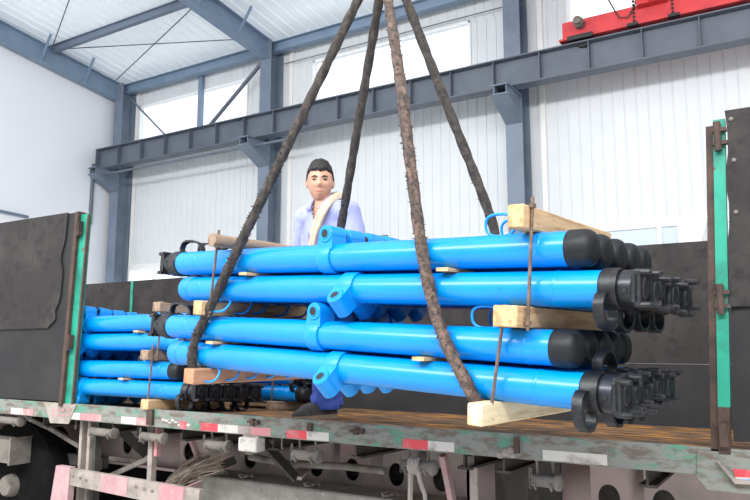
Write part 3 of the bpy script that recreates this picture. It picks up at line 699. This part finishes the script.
# stack already on the deck
U2 = V((-1, 0, 0)); W2 = V((0, 0, 1)); N2 = V((0, 1, 0))
PY = 3.2; zb = deckz(PY)+.066+.057
P2 = V((-3.12, PY, zb+.438))
LAY2 = [(0, .12, True, 'top layer'), (.126, 2.33, False, 'second layer up there'), (.312, .22, True, 'third layer'), (.438, 2.27, False, 'bottom layer')]
LAY2[1] = (.126, 2.33, False, 'second layer')
def stack_tilt(P, layers, rows, where, group, seed):
    n = V((0, 1, -DS)).normalized(); wv = V((0, DS, 1)).normalized()
    stack(P, U2, wv, n, layers, rows, .128, where, group, seed, {(3, 0): dict(lug=.0), (3, 1): dict(lug=.1), (3, 2): dict(lug=0)})
    return n, wv
n2, w2 = stack_tilt(P2, LAY2, 5, 'the deck stack by the left post', 'hydraulic props stacked on the deck', 5)
P3Y = 4.2
P3 = V((-3.1, P3Y, deckz(P3Y)+.066+.057+.126))
n3, w3 = stack_tilt(P3, [(0, 2.22, False, 'upper layer'), (.126, 0, True, 'lower layer')], 4, "the low stack behind the foot", 'hydraulic props in the low rear stack', 6)

# ------------------------------------------------------------------ timbers, rods
def lumber(fn, s, a0, a1, h, ws, hh, m, lab, name='timber_block', round_=False, group=None, wob=0):
    """s: centre along the load, a0..a1 across the rows, h: centre height"""
    b = MB(); segs = 8; vs = []; fs = []
    prof = []
    N_ = 14 if round_ else 4
    if round_: prof = [(ws/2*math.cos(2*PI*j/N_), hh/2*math.sin(2*PI*j/N_)) for j in range(N_)]
    else: prof = [(-ws/2,-hh/2),(ws/2,-hh/2),(ws/2,hh/2),(-ws/2,hh/2)]
    random.seed(int(abs(s)*1000)+int(h*100)+7)
    for i in range(segs+1):
        a = a0+(a1-a0)*i/segs; k = 1+(random.uniform(-.06, .06) if round_ else random.uniform(-.015, .015))
        for (x, z) in prof: vs.append(fn(s+x*k, a, h+z*k))
    for i in range(segs):
        for j in range(N_): fs.append((i*N_+j, i*N_+(j+1) % N_, (i+1)*N_+(j+1) % N_, (i+1)*N_+j))
    fs.append(tuple(range(N_))); fs.append(tuple(segs*N_+j for j in range(N_-1, -1, -1)))
    c = fn(s, (a0+a1)/2, h)
    # local x runs along the timber so the grain follows it
    ax = (fn(s, 1, h)-fn(s, 0, h)).normalized(); az = V((0,0,1)); ay = az.cross(ax).normalized(); az = ax.cross(ay)
    mx = Matrix((ax, ay, az)).transposed().to_4x4(); mx.translation = c; inv = mx.inverted()
    b.add([inv @ v for v in vs], fs)
    o = b.build(name, m, None, bevel=0 if round_ or hh < .03 else .005); o.matrix_world = mx
    return tag(o, lab, 'timber', group)
GT = 'timbers clamping the hanging load'
lumber(lp, .135, -.13, .62, .057+.038, .056, .075, 'wood', 'short square timber across the top right of the hanging load', group=GT)
lumber(lp, .165, -.13, .60, -.219, .085, .068, 'wood', 'thick square timber between the two bundles at the right of the load', group=GT)
lumber(lp, .253, -.15, .62, -.438-.057-.034, .055, .07, 'woodpale', 'pale square timber under the bottom right of the hanging load', group=GT)
lumber(lp, 1.65, -.13, .62, .057+.03, .06, .06, 'woodgrey', 'rough grey log across the top left of the hanging load', round_=True, group=GT)
lumber(lp, 1.74, -.12, .60, -.219, .06, .066, 'wood', 'square timber between the two bundles beside the left rope', group=GT)
lumber(lp, 1.77, -.12, .62, -.438-.057-.036, .075, .07, 'woodred', 'long reddish timber under the left end of the hanging load', group=GT)
GS = 'thin wooden spacers in the hanging load'
lumber(lp, 1.49, -.075, .56, -.063, .05, .0125, 'wood', 'thin wooden spacer between the top two layers, left of the collars', 'timber_spacer', group=GS)
lumber(lp, .44, -.075, .56, -.063, .05, .0125, 'wood', 'thin wooden spacer between the top two layers, right of the front rope', 'timber_spacer', group=GS)
lumber(lp, 1.70, -.07, .56, -.375, .05, .0125, 'wood', 'thin wooden spacer between the lower two layers, near the left rope', 'timber_spacer', group=GS)
lumber(lp, .53, -.075, .56, -.375, .05, .0125, 'wood', 'thin wooden spacer between the lower two layers, by the front right rope', 'timber_spacer', group=GS)
def trod(fn, s0, s1, a, h0, h1, lab, group):
    p0 = fn(s0, a, h0); p1 = fn(s1, a, h1); d = (p1-p0).normalized(); c = V(p0)
    t = empty('threaded_rod', lab, 'rod', c, 0, group)
    L0 = (p1-p0).length
    MB().tube([d*(L0*i/60) for i in range(61)], lambda f, t_, i: .0062 if i % 2 else .0054, 8).build('rod_shaft', 'rod', t)
    for k in (.022, L0-.03): MB().cyl(d*k, d*(k+.013), .0125, n=6).build('nut', 'rod', t)
GR = 'threaded rods of the hanging load'
trod(lp, .10, .11, -.082, .16, -.262, 'front right threaded rod of the upper bundle', GR)
trod(lp, .19, .24, -.082, -.18, -.57, 'front right threaded rod of the lower bundle', GR)
trod(lp, 1.665, 1.70, -.082, .14, -.26, 'front left threaded rod of the upper bundle, beside the left rope', GR)
# deck stack timbers
def l2(s, a, h): return P2 + U2*s + n2*a + w2*h
G2 = 'timbers in the deck stack'
for s, h, m, lab in [(.41, -.438-.057-.033, 'wood', 'timber block lying on the deck edge below the left stack'), (.46, -.219, 'woodgrey', 'weathered timber in the middle of the left stack'), (.39, .057+.033, 'woodgrey', 'weathered timber on top of the left stack')]:
    lumber(l2, s, -.12, .62, h, .07, .062, m, lab, group=G2)
lumber(l2, .62, -.07, .56, -.063, .05, .0125, 'wood', 'thin spacer in the upper bundle of the left stack', 'timber_spacer', group=G2)
lumber(l2, .72, -.07, .56, -.375, .05, .0125, 'wood', 'thin spacer in the lower bundle of the left stack', 'timber_spacer', group=G2)
trod(l2, .42, .42, -.085, -.155, -.55, 'threaded rod down the front of the lower left stack', 'threaded rods of the deck stack')
trod(l2, .375, .375, -.085, .13, -.25, 'threaded rod down the front of the upper left stack', 'threaded rods of the deck stack')
def l3(s, a, h): return P3 + U2*s + n3*a + w3*h
lumber(l3, .25, -.12, .5, -.126-.057-.033, .09, .062, 'woodgrey', "timber block under the low rear stack behind the person's foot")
trod(l3, .28, .28, -.082, .1, -.22, "thin threaded rod on the low rear stack", None)

# ------------------------------------------------------------------ wire rope slings
def resample(pts, step):
    # Catmull-Rom
    pts = [V(p) for p in pts]; out = []
    for i in range(len(pts)-1):
        p0 = pts[max(i-1, 0)]; p1 = pts[i]; p2 = pts[i+1]; p3 = pts[min(i+2, len(pts)-1)]
        n_ = max(2, int((p2-p1).length/step))
        for k in range(n_):
            t = k/n_
            out.append(.5*((2*p1) + (p2-p0)*t + (2*p0-5*p1+4*p2-p3)*t*t + (3*p1-p0-3*p2+p3)*t*t*t))
    out.append(pts[-1]); return out
ctr = lp(.98, .256, 0)
HK = ctr + V((0, 0, 1.0)); 
# hook height: where the ropes would meet above the picture
best = None
for i in range(400):
    z = ctr.z + .3 + i*.01; q = V((ctr.x, ctr.y, z)) - EYE; yy = 250-FPX*q.dot(UP)/q.dot(FW)
    if yy < -45: HK = V((ctr.x, ctr.y, z)); break
HK = HK + RT*(( (383-375)/FPX*(HK-EYE).dot(FW)) - (HK-EYE).dot(RT))
RR = .021
fr = -.057-RR; bk = .512+.057+RR; bot = -.438-.057-RR-.004
def sling(front, back, under, name, lab, seed, fray0):
    t = empty(name, lab, 'rope sling', HK, 0, 'rope slings holding the load')
    random.seed(seed)
    def leg(pts, nm, m, fray):
        pth = [p-HK for p in resample(pts, .012)]
        tw = random.uniform(0, 6)
        def rad(f, th, i): return RR*(.78+.3*abs(math.cos(2*(th + i*.16+tw)))+.06*noise.noise(V((i*.21, th*1.5, seed))))
        b = MB().tube(pth, rad, 20)
        if fray:
            for _ in range(fray):
                i = int(len(pth)*random.uniform(fray0, 1)); i = min(i, len(pth)-2); d = (pth[i+1]-pth[i]).normalized()
                o = V((random.uniform(-1,1), random.uniform(-1,1), random.uniform(-1,1))); o = (o-d*o.dot(d)).normalized()
                q = pth[i]+o*RR*.8; b.cyl(q, q+o*random.uniform(.004,.015)+d*random.uniform(-.012,.012), .0026, .0008, 4)
        return b.build(nm, m, t, ang=80)
    leg(front, 'front_leg', 'ropedark' if seed == 4 else 'rope', 520); leg(back, 'back_leg', 'ropedark', 60); leg(under, 'under_wrap', 'ropedark', 240)
def onload(px, py, a):      # point on the plane at offset a across the rows
    r = ray(px, py); q = P0 + nrm*a; k = (q-EYE).dot(nrm)/r.dot(nrm); return EYE + r*k
HA = HK + V((-.0, -.02, 0)); HB = HK + V((.0, .03, 0))
fa = onload(243, 238, fr); fb_ = onload(196, 338, fr)
f2 = onload(193, 345, fr)
def down(p, h):     # same s and offset, given height in load frame
    s = (p-P0).dot(u); a = (p-P0).dot(nrm); return lp(s, a, h)
def cr(p, a, h): s = (p-P0).dot(u); return lp(s, a, h)
sling([HA, HA.lerp(fa, .5), fa, fa.lerp(fb_, .5), fb_, cr(f2, fr, -.47), cr(f2, fr+.022, bot+.014), cr(f2, fr+.06, bot)],
      [HB, HB.lerp(onload(345, 205, bk), .5), onload(343, 215, bk) if False else cr(f2, bk, .06)+u*(-.0), cr(f2, bk, -.2), cr(f2, bk, bot+.05), cr(f2, bk-.05, bot)] if False else
      [HB, HB.lerp(lp(1.52, bk-.03, .075), .5), lp(1.52, bk-.03, .09), lp(1.6, bk, .0), lp(1.8, bk, -.3), lp(1.87, bk, bot+.05), lp(1.88, bk-.05, bot)],
      [cr(f2, fr+.05, bot), lp(1.88, .25, bot-.004), lp(1.88, bk-.05, bot)], 'rope_sling', 'dark wire rope sling round the left end of the hanging load', 4, .45)
ca = onload(424, 262, fr); cb = onload(441, 330, fr); cc = onload(468, 386, fr)
HC = HK + V((.0, -.02, 0)); HD = HK + V((.02, .02, 0))
sling([HC, onload(400, 80, -.0), onload(410, 160, fr+.02), ca, cb, cc, cr(onload(475,400,fr), fr+.02, bot+.012), cr(onload(475,400,fr), fr+.06, bot)],
      [HD, HD.lerp(onload(493,225,bk-.04), .5), onload(493,225,bk-.04), cr(onload(496,235,bk), bk, 0), lp(.40, bk, -.3), lp(.35, bk, bot+.05), lp(.34, bk-.05, bot)],
      [cr(onload(475,400,fr), fr+.05, bot), lp(.335, .1, bot-.01), lp(.33, .3, bot-.014), lp(.34, bk-.05, bot)], 'rope_sling', 'brown frayed wire rope sling round the right half of the hanging load', 9, .25)

# ------------------------------------------------------------------ the person
def person():
    pf = atY(327, 411, 3.45); base = V((pf.x, 3.45, deckz(3.45)))
    t = empty('person', 'person in a lavender shirt with a beige towel, standing behind the hanging load', 'person', base, 0)
    def blob(graph):                    # closed overlapping ellipsoids along the bones, fused later by a voxel remesh
        b = MB(); P = {}
        for name, p, r, par in graph:
            r = r if isinstance(r, tuple) else (r, r); P[name] = (V(p), r)
            if par is None: b.ball(p, (r[0], r[1], min(r)), 20, 14); continue
            p0, r0 = P[par]; L_ = (V(p)-p0).length; n_ = max(2, int(L_/(.3*min(r+r0)))+1)
            for k in range(1, n_+1):
                f = k/n_; rr = (r0[0]+(r[0]-r0[0])*f, r0[1]+(r[1]-r0[1])*f); b.ball(p0.lerp(V(p), f), (rr[0], rr[1], min(rr)), 20, 14)
        return b
    def fuse(name, mbs, vox, smooth, m):
        a = MB()
        for x in mbs: a.add(x.v, x.f)
        ob = bpy.data.objects.new(name, a.mesh(name)); C.objects.link(ob)
        rm = ob.modifiers.new('remesh', 'REMESH'); rm.mode = 'VOXEL'; rm.voxel_size = vox; rm.use_smooth_shade = True
        sm = ob.modifiers.new('smooth', 'SMOOTH'); sm.iterations = smooth; sm.factor = .5
        dg = bpy.context.evaluated_depsgraph_get(); dg.update(); me = bpy.data.meshes.new_from_object(ob.evaluated_get(dg)); bpy.data.objects.remove(ob)
        bm = bmesh.new(); bm.from_mesh(me); best = []; seen = set()       # keep the one outer surface
        for v0 in bm.verts:
            if v0 in seen: continue
            st = [v0]; seen.add(v0); isl = []
            while st:
                x = st.pop(); isl.append(x)
                for e_ in x.link_edges:
                    y = e_.other_vert(x)
                    if y not in seen: seen.add(y); st.append(y)
            if len(isl) > len(best): best = isl
        keep = set(best); bmesh.ops.delete(bm, geom=[v for v in bm.verts if v not in keep], context='VERTS'); bm.to_mesh(me); bm.free()
        me.materials.clear(); me.materials.append(M[m]); me.name = name; me.polygons.foreach_set('use_smooth', [True]*len(me.polygons)); return me
    # facing -Y (towards the load); his left is +X
    HEADC = V((-.015, -.075, 1.425)); hyaw = math.radians(34)
    J = dict(pelvis=(0, .02, .80), waist=(0, .0, .93), chest=(0, -.01, 1.10), upper=(0, -.02, 1.22), neck=(-.01, -.04, 1.30), nk2=(-.012, -.06, 1.36),
             shl=(.165, -.02, 1.225), ell=(.215, .0, .985), wrl=(.12, -.24, .93), shr=(-.165, -.02, 1.225), elr=(-.235, .03, .97), wrr=(-.22, -.17, .84))
    lk = (.045, -.07, .43); la = (.0, -.02, .09); rk = (-.12, .12, .43); ra = (-.15, .25, .09)
    g = [('pelvis', J['pelvis'], (.13, .10), None), ('waist', J['waist'], (.125, .095), 'pelvis'), ('chest', J['chest'], (.14, .105), 'waist'), ('upper', J['upper'], (.12, .085), 'chest'),
         ('neck', J['neck'], .055, 'upper'), ('nk2', J['nk2'], .052, 'neck'),
         ('shl', J['shl'], .052, 'upper'), ('ell', J['ell'], .038, 'shl'), ('wrl', J['wrl'], .026, 'ell'),
         ('shr', J['shr'], .052, 'upper'), ('elr', J['elr'], .038, 'shr'), ('wrr', J['wrr'], .026, 'elr'),
         ('hl', (.08, .0, .76), .085, 'pelvis'), ('kl', lk, .055, 'hl'), ('al', la, .038, 'kl'), ('tl', (-.045, -.15, .04), .018, 'al'),
         ('hr', (-.08, .03, .76), .085, 'pelvis'), ('kr', rk, .055, 'hr'), ('ar', ra, .038, 'kr'), ('tr', (-.195, .12, .04), .018, 'ar')]
    parts = [blob(g)]
    # hands
    def hand(wr, d, side, nrm_):
        d = V(d).normalized(); nn = V(nrm_).normalized(); sd = d.cross(nn).normalized()*side
        wr = V(wr); pc = wr+d*.05
        gg = [('w', wr-d*.01, .024, None)] + [(str(q)+str(z), wr+d*z+sd*q, .015, 'w') for q in (-.022, -.007, .008, .023) for z in (.045, .085)]
        out = [blob(gg)]
        for k, (off, ln) in enumerate([(-.027, .068), (-.009, .078), (.009, .073), (.026, .058)]):
            b0 = wr+d*.075+sd*off; b1 = wr+d*.095+sd*off*1.1; b2 = b1+(d-nn*.35).normalized()*ln*.5; b3 = b2+(d-nn*.9).normalized()*ln*.5
            out.append(blob([('a', b0, .009, None), ('b', b1, .0095, 'a'), ('c', b2, .0085, 'b'), ('d', b3, .0072, 'c')]))
        b0 = wr+d*.03-sd*.018; b1 = b0-sd*.025+d*.022; b2 = b1+d*.03-sd*.008-nn*.006
        out.append(blob([('a', b0, .013, None), ('b', b1, .0105, 'a'), ('c', b2, .0085, 'b')]))
        return out
    parts += hand(J['wrl'], (-.25, -.9, -.28), 1, (0, -.2, 1)); parts += hand(J['wrr'], (.1, -.95, -.1), -1, (0, 0, 1))
    # head
    def headmesh():
        b = MB(); n_, m__ = 48, 36; vs = []; fs = []
        def gs(x, y, sx, sy): return math.exp(-(x/sx)**2-(y/sy)**2)
        for i in range(m__+1):
            ph = PI*i/m__
            for j in range(n_):
                th = 2*PI*j/n_
                sp = math.sin(ph)**(.78 if i <= m__/2 else .88) if 0 < i < m__ else 0
                x = sp*math.sin(th); y = -sp*math.cos(th); z = math.cos(ph)
                X = x*.078; Y = y*.095; Z = z*.125
                if z < 0:
                    k_ = 1-.20*(-z)**1.5; X *= k_
                    if y < 0: Y *= 1-.10*(-z)
                    else: Y *= 1-.45*(-z)
                if y < 0:       # face
                    fx, fz = X, Z
                    Y += .006*gs(fx, fz-.028, .06, .016)*-1           # brow
                    for s_ in (-1, 1):
                        Y += .011*gs(fx-s_*.032, fz-.004, .019, .014)   # sockets
                        Y -= .006*gs(fx-s_*.043, fz+.026, .02, .02)     # cheeks
                        Y -= .004*gs(fx-s_*.032, fz-.003, .012, .008)
                        Y -= .009*gs(fx-s_*.013, fz+.030, .009, .009)   # nostrils
                    Y -= .021*gs(fx, fz+.024, .011, .014) + .013*gs(fx, fz+.004, .010, .022)   # nose
                    Y -= .006*gs(fx, fz+.062, .024, .007); Y += .004*gs(fx, fz+.070, .03, .004); Y -= .006*gs(fx, fz+.077, .02, .007)  # lips
                    Y -= .009*gs(fx, fz+.106, .024, .016)                # chin
                vs.append((X, Y, Z))
        for i in range(m__):
            for j in range(n_): fs.append((i*n_+j, (i+1)*n_+j, (i+1)*n_+(j+1) % n_, i*n_+(j+1) % n_))
        b.add(vs, fs)
        for s_ in (-1, 1):
            b.ball((s_*.078, .012, -.008), (.011, .02, .032), 12, 8, Matrix.Rotation(s_*.35, 3, 'Z'))
        return b
    hm = headmesh()
    R_ = Matrix.Rotation(hyaw, 3, 'Z') @ Matrix.Rotation(.10, 3, 'X')
    hb = MB(); hb.add([HEADC + R_ @ p for p in hm.v], hm.f); parts.append(hb)
    me = fuse('body', parts, .005, 3, 'skin')
    body = bpy.data.objects.new('body', me); C.objects.link(body); body.parent = t
    def hp(p): return HEADC + R_ @ V(p)
    # eyes, brows, mouth
    for s_ in (-1, 1):
        MB().ball(hp((s_*.032, -.0835, .003)), (.0135, .005, .0048), 10, 6, R_).build('eye', 'eye', body)
        MB().tube([hp((s_*.014, -.094, .019)), hp((s_*.03, -.0945, .0245)), hp((s_*.05, -.083, .020))], lambda f, th, i: (.0035, .0045, .002)[i], 6).build('eyebrow', 'hair', body)
    MB().tube([hp((-.024, -.0885, -.070)), hp((-.008, -.0985, -.0675)), hp((.008, -.0985, -.0675)), hp((.024, -.0885, -.070))], lambda f, th, i: (.0015, .004, .004, .0015)[i], 6).build('lips', 'lip', body)
    # hair: thick short cap
    b = MB(); n_, m__ = 56, 30; vs = []; fs = []
    for i in range(m__+1):
        f = i/m__
        for j in range(n_):
            th = 2*PI*j/n_; front = max(0, math.cos(th))       # 1 at the forehead
            side = abs(math.sin(th))
            lim = .60*PI - .235*PI*front**.5 - (.07*PI*side if front > .1 else 0)
            lim += .03*math.sin(th*9)+.02*math.sin(th*17+1)
            ph = f*lim
            sp = math.sin(ph)**(.74 if ph < PI/2 else .88) if i else 0
            x = sp*math.sin(th); y = -sp*math.cos(th); z = math.cos(ph)
            k_ = 1.10+.05*noise.noise(V((x*5, y*5, z*5)))+.03*noise.noise(V((x*16, y*16, z*7)))
            if f > .93: k_ *= 1-.10*(f-.93)/.07
            zz_ = z*.125*(k_+.03*front*max(0, z)); vs.append(hp((x*.0785*k_, y*.097*k_+ -.004*front, zz_)))
    for i in range(m__):
        for j in range(n_): fs.append((i*n_+j, (i+1)*n_+j, (i+1)*n_+(j+1) % n_, i*n_+(j+1) % n_))
    b.add(vs, fs); b.build('hair', 'hair', body, ang=80)
    # shirt
    g = [('a', (0, .01, .78), (.155, .118), None), ('b', J['waist'], (.15, .115), 'a'), ('c', J['chest'], (.158, .12), 'b'), ('d', J['upper'], (.135, .098), 'c'), ('n', (-.004, -.02, 1.285), (.082, .07), 'd'),
         ('shl', J['shl'], .068, 'd'), ('sl2', tuple(V(J['shl']).lerp(V(J['ell']), .55)), .062, 'shl'), ('ell', J['ell'], .056, 'sl2'), ('fl', tuple(V(J['ell']).lerp(V(J['wrl']), .12)), .054, 'ell'),
         ('shr', J['shr'], .068, 'd'), ('sr2', tuple(V(J['shr']).lerp(V(J['elr']), .55)), .062, 'shr'), ('elr', J['elr'], .058, 'sr2'), ('fr', tuple(V(J['elr']).lerp(V(J['wrr']), .25)), .054, 'elr')]
    me = fuse('shirt', [blob(g)], .009, 6, 'shirt')
    # open neckline: cut the V at the front
    bm = bmesh.new(); bm.from_mesh(me); kill = []
    for f in bm.faces:
        c = f.calc_center_median()
        if c.z > 1.312: kill.append(f)
        elif c.y < -.05 and c.z > 1.13 and abs(c.x+.012) < (c.z-1.13)*.30: kill.append(f)
    bmesh.ops.delete(bm, geom=kill, context='FACES')
    for v_ in bm.verts:
        q = v_.co; d = .006*noise.noise(V((q.x*14, q.y*14, q.z*9)))+.004*noise.noise(V((q.x*30, q.y*30, q.z*22))); v_.co = q+v_.normal*d
    bm.to_mesh(me); bm.free()
    sh = bpy.data.objects.new('shirt', me); C.objects.link(sh); sh.parent = body
    sm = sh.modifiers.new('solid', 'SOLIDIFY'); sm.thickness = .004; sm.offset = 1
    # collar flaps
    b = MB()
    for s_ in (-1, 1):
        cx = -.01
        pts = [(cx+s_*.07, .03, 1.325), (cx+s_*.085, -.04, 1.30), (cx+s_*.075, -.125, 1.255), (cx+s_*.03, -.14, 1.24), (cx+s_*.04, -.11, 1.285), (cx+s_*.055, -.04, 1.345)]
        b.prism(pts, (s_*.004, -.005, .003))
    sub_ = b.build('collar', 'shirt', sh)
    MB().prism([(-.12, -.118, 1.10), (-.045, -.142, 1.10), (-.045, -.142, 1.02), (-.12, -.118, 1.02)], (.001, -.006, 0)).build('pocket', 'shirt', sh)
    # trousers
    def leg(hip, kn, an, sd):
        kn = V(kn); an = V(an)
        return [('h'+sd, hip, .10, 'p'), ('m'+sd, tuple(V(hip).lerp(kn, .5)), .088, 'h'+sd), ('k'+sd, tuple(kn), .076, 'm'+sd), ('c'+sd, tuple(kn.lerp(an, .55)), .08, 'k'+sd), ('a'+sd, tuple(an+V((0,0,.02))), .084, 'c'+sd), ('b'+sd, tuple(an+V((0,.02,-.07))), .075, 'a'+sd)]
    g = [('p', (0, .02, .82), (.14, .11), None)] + leg((.085, .0, .74), lk, la, 'l') + leg((-.085, .03, .74), rk, ra, 'r')
    me = fuse('trousers', [blob(g)], .01, 6, 'jeans')
    bm = bmesh.new(); bm.from_mesh(me); bmesh.ops.delete(bm, geom=[v for v in bm.verts if v.co.z < .052], context='VERTS'); bm.to_mesh(me); bm.free()
    bm = bmesh.new(); bm.from_mesh(me)
    for v_ in bm.verts:
        q = v_.co; d = .010*noise.noise(V((q.x*9, q.y*9, q.z*20)))+.006*noise.noise(V((q.x*22, q.y*22, q.z*40))); v_.co = q+v_.normal*d
    bm.to_mesh(me); bm.free()
    tr = bpy.data.objects.new('trousers', me); C.objects.link(tr); tr.parent = body
    # shoes
    for an, d in ((V(la), V((-.32, -.95, 0))), (V(ra), V((-.4, -.9, 0)))):
        d.normalize(); sd = V((-d.y, d.x, 0)); o = V((an.x, an.y, 0))-d*.07; b = MB(); so = MB(); vs = []; fs = []
        prof = [(0,.032,.085,.0),(.03,.038,.115,.0),(.08,.040,.125,.0),(.13,.042,.105,.0),(.18,.047,.082,.0),(.23,.048,.070,.0),(.265,.042,.062,.0),(.285,.030,.052,.0),(.295,.016,.04,.0)]
        nn_ = 14
        for (x, hw, top, _) in prof:
            for j in range(nn_):
                a = PI*j/(nn_-1); vs.append(o+d*x+sd*(hw*math.cos(a))+V((0,0,.022+(top-.022)*max(0, math.sin(a))**.8)))
        for i in range(len(prof)-1):
            for j in range(nn_-1): fs.append((i*nn_+j, i*nn_+j+1, (i+1)*nn_+j+1, (i+1)*nn_+j))
        fs += [tuple(range(nn_-1,-1,-1)), tuple((len(prof)-1)*nn_+j for j in range(nn_))]
        for i in range(len(prof)-1): fs.append((i*nn_, (i+1)*nn_, (i+1)*nn_+nn_-1, i*nn_+nn_-1))
        b.add(vs, fs); shoe = b.build('shoe', 'shoe', body, ang=60)
        ol = [(x, hw+.004) for x, hw, *_ in prof]
        pts = [o+d*x+sd*h+V((0,0,.001)) for x, h in ol] + [o+d*x-sd*h+V((0,0,.001)) for x, h in reversed(ol)]
        so.prism(pts, (0,0,.026)); so.build('sole', 'sole', shoe)
    # towel over his left shoulder and round the neck
    path = [(-.085, .035, 1.325), (-.04, .065, 1.35), (.03, .06, 1.355), (.075, .02, 1.35), (.085, -.05, 1.325), (.07, -.115, 1.27), (.045, -.155, 1.19), (.02, -.172, 1.10), (.0, -.178, 1.0), (-.015, -.178, .92)]
    nrms = [(-.5, .4, .8), (-.2, .6, .8), (.2, .6, .8), (.6, .2, .8), (.5, -.3, .9), (.2, -.75, .6), (.1, -1, .2), (0, -1, .05), (0, -1, 0), (0, -1, 0)]
    pth = resample(path, .02); nr = resample(nrms, 1e9) if False else None
    b = MB(); vs = []; fs = []; K = len(pth)
    for i, p in enumerate(pth):
        fi = i/(K-1)*(len(nrms)-1); i0 = min(int(fi), len(nrms)-2); nn_ = V(nrms[i0]).lerp(V(nrms[i0+1]), fi-i0).normalized()
        d = (pth[min(i+1, K-1)]-pth[max(i-1, 0)]).normalized(); sd = d.cross(nn_).normalized()
        for j in range(9):
            q = (j/8-.5)*2; vs.append(p + sd*q*(.028+.005*math.sin(i*.4)) + nn_*(.008*(1-q*q)+.005*math.sin(q*6+i*.25)+.006))
    for i in range(K-1):
        for j in range(8): fs.append((i*9+j, i*9+j+1, (i+1)*9+j+1, (i+1)*9+j))
    b.add(vs, fs); tw = b.build('towel', 'towel', body, ang=80)
    s_ = tw.modifiers.new('solid', 'SOLIDIFY'); s_.thickness = .01
    return t
person()

# ------------------------------------------------------------------ light
wd = bpy.data.worlds.new('World'); SC.world = wd; wd.use_nodes = True
bg = wd.node_tree.nodes['Background']; bg.inputs[0].default_value = (.97, .985, 1, 1); bg.inputs[1].default_value = 1.35
def strip(name, loc, target, sx, sy, e, col=(1, 1, 1)):
    l = bpy.data.lights.new(name, 'AREA'); l.shape = 'RECTANGLE'; l.size = sx; l.size_y = sy; l.energy = e; l.color = col
    o = bpy.data.objects.new(name, l); C.objects.link(o); o.location = loc; o.rotation_euler = (V(target)-V(loc)).to_track_quat('-Z', 'Y').to_euler()
strip("skylight_strip", (-2, -5, 8.2), (-3, 6, 1.5), 18, 1.3, 1700)
SC.view_settings.view_transform = 'Standard'; SC.view_settings.look = 'None'; SC.view_settings.gamma = 1; SC.view_settings.exposure = .42
try: SC.view_settings.use_curve_mapping = False
except Exception: pass
